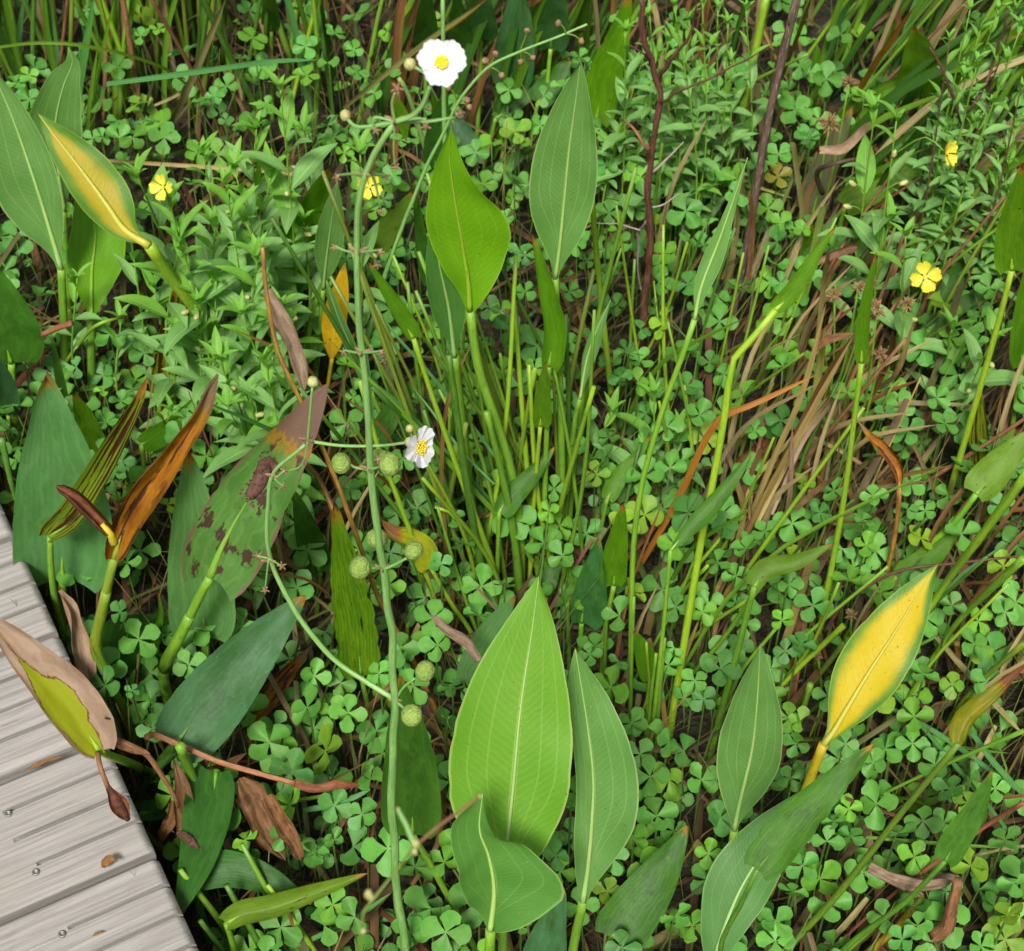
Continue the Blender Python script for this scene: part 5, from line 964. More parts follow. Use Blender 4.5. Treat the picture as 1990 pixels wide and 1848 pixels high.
# pale branched dry scape behind the open flower
YB = atz(690, 760, 0).y
sc3 = thing('flower_scape', 'slender dry flower stalk slanting up right behind the open white flower', 'flower stalk', atz(690, 760, 0))
def s3(x, y): return aty(x, y, YB)
parts_tube(sc3, [s3(x, y) for x, y in [(690, 760), (730, 600), (763, 493), (813, 360), (870, 240), (890, 200), (950, 130), (1010, 100), (1100, 65), (1140, 48)]], 6 * 2.0 / F, 'st_scape', 'stem', .4, 60)
for (x, y, ends) in [(890, 200, [(872, 170), (908, 195), (912, 208)]), (950, 130, [(963, 105), (943, 118), (975, 147)]), (1010, 100, [(1025, 60), (1035, 112), (1012, 120)]), (1100, 65, [(1085, 45), (1130, 80)])]:
    for ex, ey in ends:
        parts_tube(sc3, [s3(x, y), s3((x + ex) / 2 + 2, (y + ey) / 2 - 3), s3(ex, ey)], 2 * 1.9 / F, 'st_olive', 'pedicel', .8, 6, 5); lump(sc3, s3(ex, ey), 7 * 1.9 / F, 'bract', 'dry_flower', (1, .8, 1.1), None, .5, 8)
sc4 = strand('straight upright green flower stalk passing behind the open white flower', [(880, 640), (872, 450), (864, 260), (862, 120), (860, -10)], 6.5, 'st_scape', name='flower_scape', cat='flower stalk', taper=.6)
sc5 = strand('leaning dry pale stalk with a broken top left of the lime leaf', [(860, 430), (838, 330), (810, 233), (790, 175), (775, 152)], 7, 'st_scape', name='dead_stalk', taper=.6, tint=(1, .9, .8), lean=-.05)
# dried spikes of the pickerelweed
def spike(label, pts, z, w, n=160, m='crumb', name='dead_flower_spike'):
    P = [atz(x, y, q) for (x, y), q in zip(pts, z)]; o = P[0].copy(); th = thing(name, label, 'dead flower', o); px = dep(P[0]) / F
    c = spline(P, 12); v, f, uu = tube(c, [w * px * (.5 + .5 * math.sin(.4 + 2.5 * i / 12)) for i in range(13)], 8, o); link('core', mesh('core', v, f, 'crumb', uu), th)
    vs, fs = [], []; rn = random.Random(5)
    for k in range(n):
        t = rn.random(); p = c[min(12, int(t * 12))] - o + Vector((rn.gauss(0, 1), rn.gauss(0, 1), rn.gauss(0, 1))) * w * px * .55; s = w * px * rn.uniform(.12, .26); b = len(vs)
        for d in ((1, 0, 0), (-1, 0, 0), (0, 1, 0), (0, -1, 0), (0, 0, 1), (0, 0, -1)): vs.append(p + Vector(d) * s * rn.uniform(.6, 1.4))
        for q in ((0, 2, 4), (2, 1, 4), (1, 3, 4), (3, 0, 4), (2, 0, 5), (1, 2, 5), (3, 1, 5), (0, 3, 5)): fs.append(tuple(b + x for x in q))
    link('seeds', mesh('seeds', vs, fs, m, None, False), th); return th
spike('crumbly dark brown seed debris lying on the brown-spotted leaf', [(485, 965), (505, 935), (520, 900), (540, 915)], (.55, .56, .565, .56), 16, 220)
spike('dark dried spike on the limp brown leaf by the boardwalk', [(345, 1618), (360, 1625), (385, 1650)], (.2, .2, .19), 8, 110)
po = thing('dead_flower_spike', 'brown pod-shaped dead spike dangling over the boardwalk from the withered tan leaf', 'dead flower', atz(190, 1462, .36))
P = [atz(x, y, z) for x, y, z in [(190, 1462, .365), (195, 1490, .37), (210, 1530, .35), (232, 1565, .33), (248, 1592, .31)]]
v, f, uu = tube(spline(P[:3], 8), [5 * dep(P[0]) / F] * 9, 7, po.location); link('stem', mesh('stem', v, f, 'st_brown', uu), po)
me, _, _ = blade_mesh(P[2:], 17 * dep(P[0]) / F, 17 * dep(P[0]) / F, PROF['lance'], PROF['lance'], 'dead_brown', po.location, 0, 1.6, 0, .1, .15, nt=14, nu=5); link('bract', me, po, (1.1, .8, .7))
v, f, uu = tube(spline(P[2:], 10), [10 * dep(P[0]) / F * (.35 + .75 * math.sin(math.pi * (i + 1) / 12)) for i in range(11)], 8, po.location)
v = [a + Vector((noise.noise(a * 900), noise.noise(a * 700), noise.noise(a * 800))) * .001 for a in v]; link('seeds', mesh('seeds', v, f, 'crumb', uu), po, (1, .8, .75))
rb = strand('reddish brown dried flower spike on the thick blotched stalk', [(213, 1035), (190, 1010), (165, 985), (140, 962), (108, 944)], 15, 'dead_brown', z=(.5, .51, .52, .53, .535), name='dead_flower_spike', cat='dead flower', flat=True, curl=2.6, crink=.2, tint=(.95, .6, .5))
tip = strand('green stub joining the reddish dried spike to the blotched stalk', [(222, 1055), (213, 1036), (198, 1018)], 9, 'st_yellow', z=(.49, .505, .512), name='pickerelweed_stalk', cat='stalk')
strand('dark dried flower spike with pink tip beside the folded lime leaf', [(1590, 508), (1630, 492), (1665, 480)], 9, 'dead_grey', z=(.3, .31, .3), name='dead_flower_spike', cat='dead flower', flat=True, curl=2, crink=.3, tint=(.9, .65, .6))
# ------------------------------------------------------------------ water clovers
rc = random.Random(21)
def leaflet_data(seed, half=.64):
    rn = random.Random(seed); nr, na = 4, 6; V, U, Fc = [(0, 0, 0)], [(.5, 0)], []
    w = rn.uniform(.92, 1.06); cup = rn.uniform(-.05, .14); fold = rn.uniform(-.04, .08) if seed < 6 else rn.uniform(.3, .55); asym = rn.uniform(-.07, .07)
    for i in range(1, nr + 1):
        t = i / nr
        for j in range(na + 1):
            a = j / na * 2 - 1; an = a * half * w * (.86 + .14 * t) + asym * t
            edge = 1 - .3 * abs(a) ** 2.3 + .02 * math.sin(a * 7 + seed)
            if seed == 5: edge -= .2 * math.exp(-((a - .45) / .2) ** 2)
            if seed == 3: edge -= .1 * math.exp(-((a + .2) / .14) ** 2)
            r = (t ** .92) * (edge if t > .6 else 1); 
            V.append((r * math.cos(an), r * math.sin(an), cup * t * t + fold * abs(a) * t * .6 + .03 * math.sin(a * 4 + seed) * t)); U.append(((a + 1) / 2, t))
    m = na + 1
    for j in range(na): Fc.append((0, 1 + j, 2 + j))
    for i in range(nr - 1):
        for j in range(na): b = 1 + i * m + j; Fc.append((b, b + m, b + m + 1, b + 1))
    return V, U, Fc
LD = [leaflet_data(s) for s in range(8)]
LM = [mesh('leaflet', V, Fc, 'clover', U) for V, U, Fc in LD]
v, f, uu = tube([Vector((.25 * math.sin(i / 6 * 1.9) * .12, 0, i / 6)) for i in range(7)], [.016] * 7, 5); STALK_ME = mesh('stalk', v, f, 'st_thin', uu)
TILE = {(0, 0): [(820, 90, 90), (925, 170, 55), (820, 210, 70), (1065, 310, 95), (690, 390, 90), (1475, 220, 95), (1780, 270, 80), (1950, 190, 70), (1910, 365, 75), (1790, 440, 80), (820, 600, 90), (775, 800, 85), (960, 800, 100), (1150, 890, 80), (1240, 1390, 95), (840, 1560, 100), (1170, 590, 60), (1550, 620, 70), (1320, 700, 50), (100, 480, 80), (170, 580, 80), (600, 800, 60), (1450, 60, 80)],
 (1, 0): [(85, 80, 90), (205, 300, 90), (190, 540, 80), (90, 420, 70), (270, 180, 70), (140, 830, 80), (1010, 1070, 80), (960, 1270, 60), (1050, 1470, 85), (1640, 820, 80), (1770, 1150, 95), (1930, 1090, 80), (1880, 1480, 100), (1850, 1640, 105), (1330, 1700, 80), (1950, 600, 80), (210, 1560, 80), (440, 1820, 90), (1070, 1700, 70), (860, 1790, 70), (1560, 1240, 90), (1540, 960, 80), (1700, 1010, 80), (1180, 560, 60), (330, 380, 80), (1750, 1420, 90)],
 (2, 0): [(80, 550, 75), (340, 450, 90), (660, 640, 110), (550, 520, 60), (920, 200, 85), (550, 1410, 100), (550, 1540, 90), (570, 1650, 80), (20, 1230, 110), (180, 990, 80), (260, 1450, 60), (200, 1720, 80), (640, 1750, 90), (430, 960, 80), (700, 1340, 60), (90, 880, 80), (120, 1100, 80), (330, 1130, 80), (330, 800, 70), (560, 900, 80), (40, 1400, 80), (740, 800, 70)],
 (0, 1): [(640, 100, 110), (840, 210, 90), (600, 430, 60), (710, 840, 80), (90, 830, 70), (740, 1430, 90), (620, 610, 70), (700, 1720, 70), (40, 660, 80)],
 (1, 1): [(980, 75, 100), (1140, 170, 110), (1680, 210, 85), (1040, 400, 85), (1630, 350, 80), (1130, 300, 70), (1380, 560, 100), (1410, 740, 90), (1240, 1000, 80), (580, 1440, 70), (1290, 1390, 90), (810, 1740, 90), (1620, 1740, 100), (1950, 1690, 80), (70, 470, 60), (270, 960, 80), (50, 1000, 80), (650, 1180, 80), (1340, 640, 80), (1470, 130, 90), (1730, 380, 80), (1530, 830, 90), (1900, 640, 90), (1780, 720, 80), (280, 1560, 90), (480, 1300, 80), (960, 1560, 70), (980, 950, 70), (1560, 700, 70), (620, 470, 70)],
 (2, 1): [(30, 400, 100), (100, 570, 90), (350, 460, 120), (420, 660, 70), (600, 210, 90), (960, 440, 110), (1310, 660, 100), (1530, 620, 90), (1650, 870, 90), (1680, 60, 80), (880, 1010, 90), (1110, 1040, 80), (1050, 1180, 70), (930, 1350, 90), (1070, 1330, 80), (370, 1350, 95), (200, 1430, 80), (310, 1510, 80), (970, 1530, 100), (760, 1680, 110), (580, 1770, 70), (310, 1660, 60), (360, 1780, 90), (620, 1560, 80), (1550, 1040, 90), (1330, 970, 90), (800, 1140, 70), (1480, 470, 80), (1180, 560, 70), (1850, 1100, 80), (1880, 1720, 80), (1570, 1680, 80), (240, 1220, 80), (480, 1250, 80), (850, 630, 70)],
 (0, 2): [(1790, 430, 110), (1950, 460, 90), (1570, 630, 115), (1900, 680, 120), (1700, 800, 110), (1690, 1000, 110), (880, 380, 65), (770, 330, 40), (890, 550, 80), (1430, 1200, 70), (1950, 1200, 60), (1830, 1280, 80), (1890, 1700, 100), (1940, 1580, 90), (1100, 180, 90), (1650, 1180, 80), (1950, 1000, 90)],
 (1, 2): [(340, 80, 110), (560, 65, 95), (40, 460, 100), (220, 230, 70), (170, 850, 90), (640, 310, 80), (750, 130, 70), (620, 500, 80), (70, 1240, 110), (270, 1250, 120), (520, 1600, 140), (610, 1740, 120), (400, 1740, 100), (1450, 120, 65), (1620, 160, 55), (1690, 520, 90), (1910, 630, 80), (1940, 80, 50), (1800, 830, 100), (1840, 1060, 100), (1250, 1290, 80), (1700, 1190, 80), (1950, 1640, 80), (1640, 1830, 90), (80, 1650, 90), (1350, 1000, 70), (1040, 1700, 60), (120, 1050, 80), (600, 1330, 80), (1740, 700, 80), (1550, 1500, 70)],
 (2, 2): [(70, 270, 75), (220, 200, 100), (120, 380, 70), (110, 850, 95), (220, 1070, 90), (500, 860, 90), (620, 490, 80), (660, 640, 70), (630, 840, 70), (150, 1280, 70), (700, 1350, 80), (840, 1210, 80), (1050, 1390, 100), (1130, 990, 120), (970, 1020, 70), (1260, 1160, 80), (1400, 1090, 90), (1350, 1300, 90), (1520, 1100, 70), (1680, 1350, 110), (1470, 760, 90), (1340, 640, 80), (1400, 230, 90), (1110, 750, 70), (880, 1090, 60), (540, 1680, 90), (540, 1790, 90), (850, 1570, 100), (1350, 1590, 90), (1370, 1700, 70), (1890, 1640, 90), (1740, 1820, 80), (1880, 1200, 80), (1350, 480, 90), (1820, 900, 70), (690, 60, 80), (600, 100, 70), (1680, 840, 80), (1560, 900, 80), (950, 640, 70), (1280, 1780, 80), (1930, 1450, 80), (640, 1500, 70), (980, 1180, 70), (1700, 60, 90), (60, 1700, 80)]}
YEL = [(1160, 922, 30, .85), (1212, 820 + 200, 34, 1), (1230, 1150, 30, 1), (1288, 630, 30, 1), (1370, 853, 30, 1.1), (1540, 1083, 27, 1), (1790, 1046, 30, 1.1), (1950, 1100, 30, 1.1), (1300, 1515, 40, .9), (1555, 1400, 26, .9), (1512, 343, 28, .3), (280, 215, 30, .8), (268, 200, 28, .6), (1900, 1265, 28, .7), (1850, 1540, 28, .7), (1850, 1330, 27, .8), (1000, 255, 32, .7), (1880, 1560, 30, .5), (1720, 850, 27, .5), (965, 940, 26, .6), (1010, 270, 30, .6), (655, 1180, 25, .5)]
LAND = [(300, 1650, 'the boardwalk corner'), (520, 1600, 'the crumpled brown leaf'), (750, 1080, 'the round green fruits'), (1000, 1450, 'the largest bright leaf'), (797, 1480, 'the stained dark leaf'), (1710, 1280, 'the bright yellow leaf'), (1465, 1430, 'the upright blue-green leaf'), (822, 870, 'the side-on white flower'), (858, 122, 'the open white flower'), (905, 430, 'the lime arrowhead leaf'), (1100, 330, 'the tall blue-green leaf'), (1260, 450, 'the woody shrub stem'), (1450, 480, 'the tall dark dead stalk'), (1540, 850, 'the litter heap'), (1735, 930, 'the hanging orange leaf'), (675, 1140, 'the torn striped leaf'), (400, 140, 'the level grass blade'), (190, 360, 'the yellowing leaf'), (1200, 1060, 'the spotted lime leaf'), (1065, 600, 'the bent yellow-green leaf'), (1680, 620, 'the upright small lime leaf'), (1850, 1650, 'the red stalk'), (1580, 1560, 'the ragged dark leaf'), (1260, 1690, 'the leaf with brown midline'), (480, 960, 'the brown-spotted leaf'), (130, 950, 'the big pale blue-green leaf'), (1900, 900, 'the dark-based olive leaf'), (1400, 780, 'the pale bent stalk'), (1660, 270, 'the pale pinkish dead leaf'), (1165, 1600, 'the half-turned leaf'), (640, 420, 'the black-tipped bright leaf'), (460, 560, 'the willow sprigs'), (1255, 1290, 'the heart-shaped small leaf'), (1540, 1090, 'the dark folded olive leaf')]
CL = []
def add_cl(x, y, rpx, h, hand, tone=None, squash=None):
    c = atz(x, y, h)
    if on_deck(c, .015): return None
    r = rpx * dep(c) / F
    CL.append(dict(c=c, r=r, px=(x, y), rpx=rpx, hand=hand, tone=tone)); return CL[-1]
for (tx, ty), L in TILE.items():
    for x, y, r in L: add_cl(x / 3 + tx * 663.3, y / 3 + ty * 616, r / 3 * (1.08 + .26 * min(1, max(0, (y / 3 + ty * 616 - 900) / 700))), rc.uniform(.14, .2), True)
for x, y, r, k in YEL: add_cl(x, y, r * 1.1, rc.uniform(.13, .17), True, k)
# fill
def dens(x, y):
    if y < -150 or y > 2050: return .8
    d = 1.0
    if 1420 < x < 1690 and 560 < y < 1010: d = .32
    if y < 230 and x < 900: d = .5
    if y < 120: d *= .45
    if 640 < x < 1120 and y < 330: d *= .5
    if 1600 < x and y < 480: d *= .45
    if 260 < x < 660 and 250 < y < 820: d *= .5
    if x < 330 and y > 800: d *= .6
    return d
grid = {}
def gkey(p): return (int(p.x / .06), int(p.y / .06))
for q in CL: grid.setdefault(gkey(q['c']), []).append(q)
def clash(c, r, f):
    gx, gy = gkey(c)
    for i in (-1, 0, 1):
        for j in (-1, 0, 1):
            for q in grid.get((gx + i, gy + j), ()):
                if math.hypot(q['c'].x - c.x, q['c'].y - c.y) < f * (r + q['r']) and abs(q['c'].z - c.z) < .045: return True
    return False
hand_n = len(CL)
for layer, (z0, z1, f, tries, r0, r1) in enumerate([(.11, .17, .6, 4600, .0145, .026), (.06, .12, .66, 3400, .0135, .023), (.02, .06, .8, 900, .012, .02)]):
    for _ in range(tries):
        y = rc.uniform(.55, 3.9); x = rc.uniform(-1.45, 1.45) * (.45 + y * .22); z = rc.uniform(z0, z1); c = Vector((x, y, z))
        px = topx(c)
        if rc.random() > dens(*px) or on_deck(c, .02): continue
        r = rc.uniform(r0, r1)
        if px[1] > 1000: r *= 1.12
        if clash(c, r, f * (1.08 if px[1] > 1000 else 1.0)): continue
        q = dict(c=c, r=r, px=px, rpx=r * F / dep(c), hand=False, tone=None, layer=layer); CL.append(q); grid.setdefault(gkey(c), []).append(q)
inview = [q for q in CL[hand_n:] if -10 < q['px'][0] < 2000 and -10 < q['px'][1] < 1858 and q['layer'] == 0]
inview.sort(key=lambda q: -q['rpx'])
solo = CL[:hand_n] + inview[:max(0, 300 - hand_n)]; ids = set(id(q) for q in solo)
def pose(q):
    tow = (CAM - q['c']); tow.z = 0; tow.normalize()
    n = Vector((rc.gauss(0, .4), rc.gauss(0, .38), 1)) + tow * rc.uniform(.0, .55); n.normalize()
    return n.to_track_quat('Z', 'Y').to_matrix().to_4x4() @ Matrix.Rotation(rc.uniform(0, 6.28), 4, 'Z')
def tone(q):
    if q['tone'] is not None:
        k = q['tone']
        return (2.1, 1.25, .55) if k > .9 else (1.9, .62, .5) if k < .35 else (1.5, 1.05, .7)
    b = rc.uniform(.68, 1.18); w = rc.random()
    if w < .025: return (1.7 * b, 1.1 * b, .55 * b)
    if w < .15: return (1.3 * b, 1.15 * b, .7 * b)
    if w < .35: return (.8 * b, .88 * b, 1.05 * b)
    return (b, b, b)
names = {}
for q in solo:
    x, y = q['px']; lx, ly, ln = min(LAND, key=lambda l: (l[0] - x) ** 2 + ((l[1] - y) * .9) ** 2); dx, dy = x - lx, y - ly
    dr = ('right of' if dx > 0 else 'left of') if abs(dx) > abs(dy) else ('below' if dy > 0 else 'above')
    kind = 'yellowed' if (q['tone'] or 0) >= .4 else 'orange-brown dying' if q['tone'] else 'green'
    q['lab'] = (kind, dr, ln); names.setdefault(q['lab'], []).append(q)
for lab, L in names.items():
    L.sort(key=lambda q: -q['rpx'])
    for i, q in enumerate(L):
        q['label'] = (f"{lab[0]} four-leaf water clover {lab[1]} {lab[2]}" if len(L) == 1 else f"{'' if i == 0 else ORD[i] + '-'}largest {lab[0]} four-leaf water clover {lab[1]} {lab[2]}")
for q in solo:
    c = q['c']; th = thing('water_clover', q['label'], 'clover', Vector((c.x, c.y, 0)), 'four-leaf water clovers floating among the stalks')
    mt = Matrix.Translation((0, 0, c.z)) @ pose(q) @ Matrix.Scale(q['r'], 4); t = tone(q)
    for k in range(4):
        if rc.random() < .035: continue
        o = link('leaflet', LM[rc.randrange(8)], th, [a * rc.uniform(.95, 1.05) for a in t]); o.matrix_local = mt @ Matrix.Rotation(k * math.pi / 2 + rc.uniform(-.09, .09), 4, 'Z') @ Matrix.Rotation(rc.gauss(-.05, .2), 4, 'Y') @ Matrix.Scale(rc.uniform(.86, 1.06), 4)
    s = link('stalk', STALK_ME, th); s.matrix_local = Matrix.Translation((0, 0, -.01)) @ Matrix.Rotation(rc.uniform(0, 6.28), 4, 'Z') @ Matrix.Diagonal((.07, .07, c.z + .01, 1))
vs, fs, us, tn = [], [], [], []
sv2, sf2, su2 = [], [], []
for q in CL:
    if id(q) in ids: continue
    mt = Matrix.Translation(q['c']) @ pose(q) @ Matrix.Scale(q['r'], 4); t = tone(q)
    for k in range(4):
        if rc.random() < .05: continue
        V, U, Fc = LD[rc.randrange(8)]; m2 = mt @ Matrix.Rotation(k * math.pi / 2 + rc.uniform(-.1, .1), 4, 'Z') @ Matrix.Rotation(rc.gauss(-.06, .22), 4, 'Y'); b = len(vs)
        vs += [m2 @ Vector(a) for a in V]; us += U; fs += [tuple(b + i for i in ff) for ff in Fc]; tn += [t] * len(V)
    p0 = Vector((q['c'].x + rc.uniform(-.02, .02), q['c'].y + rc.uniform(-.02, .02), -.01))
    v, f, uu = tube([p0, p0.lerp(q['c'], .5) + Vector((rc.uniform(-.006, .006), 0, 0)), q['c']], [.0009] * 3, 4); b = len(sv2)
    sv2 += v; su2 += uu; sf2 += [tuple(b + i for i in ff) for ff in f]
me = mesh('clover_carpet', vs, fs, 'clover_far', us); ca = me.color_attributes.new('tint', 'FLOAT_COLOR', 'POINT')
ca.data.foreach_set('color', [x for t in tn for x in (*t, 1)])
o = link('clover_carpet', me); o['kind'] = 'stuff'; o['label'] = 'carpet of smaller and farther water clovers covering the mud'; o['category'] = 'clover'
o2 = link('clover_stalks', mesh('clover_stalks', sv2, sf2, 'st_thin', su2)); o2['kind'] = 'stuff'; o2['label'] = 'fine tangled clover stalks in the dark gaps below the leaves'; o2['category'] = 'stalks'
# ------------------------------------------------------------------ primrose willow sprigs, yellow flowers, sedge heads
rw = random.Random(33); KL = 1.85
def wleaf(seed, wd):
    rn = random.Random(seed); pts = [Vector((t, 0, .10 * math.sin(t * 2.4) - .12 * t * t)) for t in (0, .33, .66, 1)]
    cl = spline(pts, 9); vs, uvs, fs = [], [], []
    for i, p in enumerate(cl):
        t = i / 9; w = wd * interp(PROF['lance'], t)
        for j in range(-2, 3):
            u = j / 2; vs.append(p + Vector((0, u * w, abs(u) * w * .35 + .012 * math.sin(t * 8 + seed + u)))); uvs.append(((u + 1) / 2, t))
    for i in range(9):
        for j in range(4): a = i * 5 + j; fs.append((a, a + 1, a + 6, a + 5))
    return vs, fs, uvs
WL = {m: [mesh('leaf', *wleaf(s, (.125, .145, .17)[s])[:2], m, wleaf(s, .15)[2]) for s in range(3)] for m in ('willow', 'willow_lime')}
def sprig(label, x, y, h, n, Lpx, tints=(1, 1, 1), bare=.25, foot=None, seed=0, smat='st_green', grp='primrose willow sprigs', fl=None, pods=0, lime=.35, w=3.2, upto=1.0):
    rn = random.Random(seed * 7 + 1); top = atz(x, y, h); f3 = atz(*foot, 0) if foot else Vector((top.x + rn.uniform(-.05, .05), top.y + rn.uniform(-.04, .05), 0)); f3.z = 0
    th = thing('primrose_willow', label, 'sprig', f3, grp); px = dep(top) / F
    midp = f3.lerp(top, .5) + Vector((rn.uniform(-.02, .02), rn.uniform(-.02, .02), 0)); c = spline([f3, midp, top], 14)
    v, f, uu = tube(c, [w * px * (1 - .55 * i / 14) for i in range(15)], 6, f3); link('stem', mesh('stem', v, f, smat, uu), th, tints)
    an = rn.uniform(0, 6)
    for k in range(n):
        t = bare + (1 - bare) * (k + .5) / n; i = min(13, int(t * 14)); p = c[i].lerp(c[i + 1], t * 14 - i); T = (c[i + 1] - c[i]).normalized(); an += 2.35 + rn.uniform(-.4, .4)
        A = T.orthogonal().normalized(); d = Quaternion(T, an) @ A; el = .35 + .75 * max(0, (t - .6) / .4) + rn.uniform(-.25, .2)
        if t < .45: el -= .2
        dirn = (d * math.cos(el) + T * math.sin(el)).normalized(); side = T.cross(dirn).normalized(); up = dirn.cross(side)
        s = Lpx * px * KL * rn.uniform(.75, 1.15) * (1 - .55 * max(0, (t - .7) / .3)) * (1 if t > .3 else .8)
        m = 'willow_lime' if (t > .82 or rn.random() < lime * .35) else 'willow'; tt = rn.uniform(.85, 1.1)
        o = link('leaf', WL[m][rn.randrange(3)], th, [a * tt for a in tints])
        R3 = Matrix((dirn, side, up)).transposed(); o.matrix_local = Matrix.Translation(p - f3) @ R3.to_4x4() @ Matrix.Scale(s, 4)
    for k in range(5):
        dirn = Quaternion((0, 0, 1), k * 1.257 + an + rn.uniform(-.5, .5)) @ Vector((rn.uniform(.25, .9), 0, rn.uniform(.5, 1))); side = Vector((0, 0, 1)).cross(dirn).normalized(); up = dirn.cross(side)
        o = link('leaf', WL['willow_lime'][k % 3], th, tints); o.matrix_local = Matrix.Translation(top - f3) @ Matrix((dirn.normalized(), side, up)).transposed().to_4x4() @ Matrix.Scale(Lpx * px * rn.uniform(.25, .6) * KL, 4)
    for k in range(pods):
        t = rn.uniform(.55, .95); p = c[int(t * 14)]; d = Vector((rn.uniform(-1, 1), rn.uniform(-1, .2), rn.uniform(.1, .5))).normalized(); e = p + d * .02
        parts_tube(th, [p, p + d * .01 + Vector((0, 0, .004)), e], .0006, 'st_green', 'pod_stalk', .9, 4, 5); lump(th, e, .0042, 'bud', 'seed_pod', (.8, .8, 1.4), d, .15, 8)
    if fl:
        fx, fy, nr, R_, spin = fl; c3 = atd(fx, fy, dep(top) * .985)
        parts_tube(th, [top.lerp(c[11], .5), top.lerp(c3, .6) + Vector((0, 0, .004)), c3], .0011, 'st_green', 'flower_stalk', .9, 6, 5)
        flower(th, c3, Vector(nr).normalized(), R_ * px, 4, 'petal_yellow', .7, .05, .38, spin, .09, 10, .1)
    return th
LEFT = [(545, 175, .5, 14, 70, 2, None), (498, 250, .42, 12, 62, 0, None), (455, 330, .40, 14, 70, 1, None), (395, 300, .34, 10, 55, 0, None), (330, 395, .42, 16, 75, 2, (318, 364, (-.35, -.75, .6), 26, .3)), (268, 345, .36, 9, 70, 0, None), (525, 345, .36, 12, 70, 1, None), (590, 255, .36, 10, 60, 2, None), (348, 470, .36, 12, 65, 0, None), (440, 360, .44, 15, 72, 1, None), (418, 440, .34, 14, 65, 2, None), (478, 430, .36, 13, 66, 1, None), (500, 500, .36, 13, 66, 0, None), (300, 560, .25, 9, 55, 0, None), (420, 545, .3, 12, 62, 1, None), (545, 600, .3, 11, 60, 2, None), (385, 590, .28, 11, 60, 0, None), (470, 610, .28, 12, 62, 0, None), (345, 640, .22, 9, 55, 0, None), (425, 700, .28, 12, 66, 2, None), (515, 705, .3, 13, 72, 1, None), (480, 770, .24, 11, 66, 0, None), (440, 790, .25, 9, 64, 0, None), (150, 540, .3, 8, 45, 0, None), (700, 300, .4, 8, 62, 1, (718, 362, (.15, -.8, .55), 25, 1.0)), (560, 760, .2, 8, 55, 0, None), (335, 800, .16, 7, 45, 0, None), (590, 430, .3, 8, 55, 0, None), (235, 620, .2, 7, 45, 0, None), (250, 430, .33, 7, 60, 0, None)]
for i, (x, y, h, n, L, pods, fl) in enumerate(LEFT):
    row = 'upper' if y < 330 else 'middle' if y < 570 else 'lower'
    same = sorted([q[0] for q in LEFT if ('upper' if q[1] < 330 else 'middle' if q[1] < 570 else 'lower') == row])
    lab = f"leafy willow sprig, {ORD[same.index(x)]} from the left in the {row} row of the left patch"
    if fl: lab = 'leafy willow sprig with a yellow flower ' + ('beside the yellowing leaf' if x < 400 else 'behind the flower stalk')
    sprig(lab, x, y, h, n, L, seed=i, pods=pods, fl=fl, grp='willow sprigs in the left patch')
RIGHT = [(1700, 215, .42, 9, 60, 2, None, 'below the pale pinkish dead leaf'), (1742, 235, .44, 6, 62, 2, (1838, 297, (.75, -.55, .35), 28, .2), 'with a yellow flower seen from the side'), (1760, 460, .34, 7, 60, 1, (1798, 538, (-.1, -.75, .65), 31, .35), 'with the lowest yellow flower at the right'), (1730, 430, .3, 8, 60, 0, None, 'left of the lowest yellow flower'), (1930, 655, .26, 8, 62, 2, None, 'with long leaves near the right border'), (1850, 640, .2, 5, 60, 0, None, 'low beside the long-leaved sprig')]
for i, (x, y, h, n, L, pods, fl, lab) in enumerate(RIGHT): sprig('willow sprig ' + lab, x, y, h, n, L, seed=50 + i, pods=pods, fl=fl, grp='willow sprigs at the right', lime=.2)
FINE = [(1845, 80, .46), (1905, 60, .48), (1958, 120, .44), (1870, 150, .42), (1925, 200, .38), (1975, 250, .34), (1890, 240, .34), (1940, 300, .3), (1830, 200, .36), (1985, 50, .5), (1885, 20, .5), (1960, 370, .26), (1985, 170, .4), (1860, 400, .22), (1820, 430, .18), (1925, 430, .2), (1975, 20, .5), (1940, 20, .5), (1900, 120, .44), (1850, 270, .3)]
for i, (x, y, h) in enumerate(FINE):
    od = sorted((q[0], q[1]) for q in FINE).index((x, y))
    sprig(f"small-leaved willow sprig, {ORD[od]} from the left among the red twigs at the upper right", x, y, h, 16, 38, seed=80 + i, smat='st_redbark' if i % 4 == 0 else 'st_green', grp='small-leaved willow sprigs at the upper right', lime=.2, w=3, tints=(1, 1, 1.05))
FINE2 = [(1215, 60, .4), (1262, 30, .45), (1300, 80, .4), (1340, 40, .42), (1380, 90, .36), (1415, 45, .38), (1320, 130, .34), (1362, 145, .3), (1235, 130, .33), (1285, 165, .28), (1420, 120, .33), (1450, 20, .4), (1310, 10, .46), (1365, 5, .45), (1410, 180, .22), (1320, 205, .22), (1255, 95, .36), (1395, 15, .4), (1280, 110, .36), (1345, 95, .36)]
for i, (x, y, h) in enumerate(FINE2):
    od = sorted((q[0], q[1]) for q in FINE2).index((x, y))
    sprig(f"small-leaved willow sprig, {ORD[od]} from the left around the woody shrub top", x, y, h, 14, 34 if i % 3 else 44, seed=120 + i, smat='st_green', grp='small-leaved willow sprigs around the shrub', lime=.3, w=2.6, tints=(1, 1, 1))
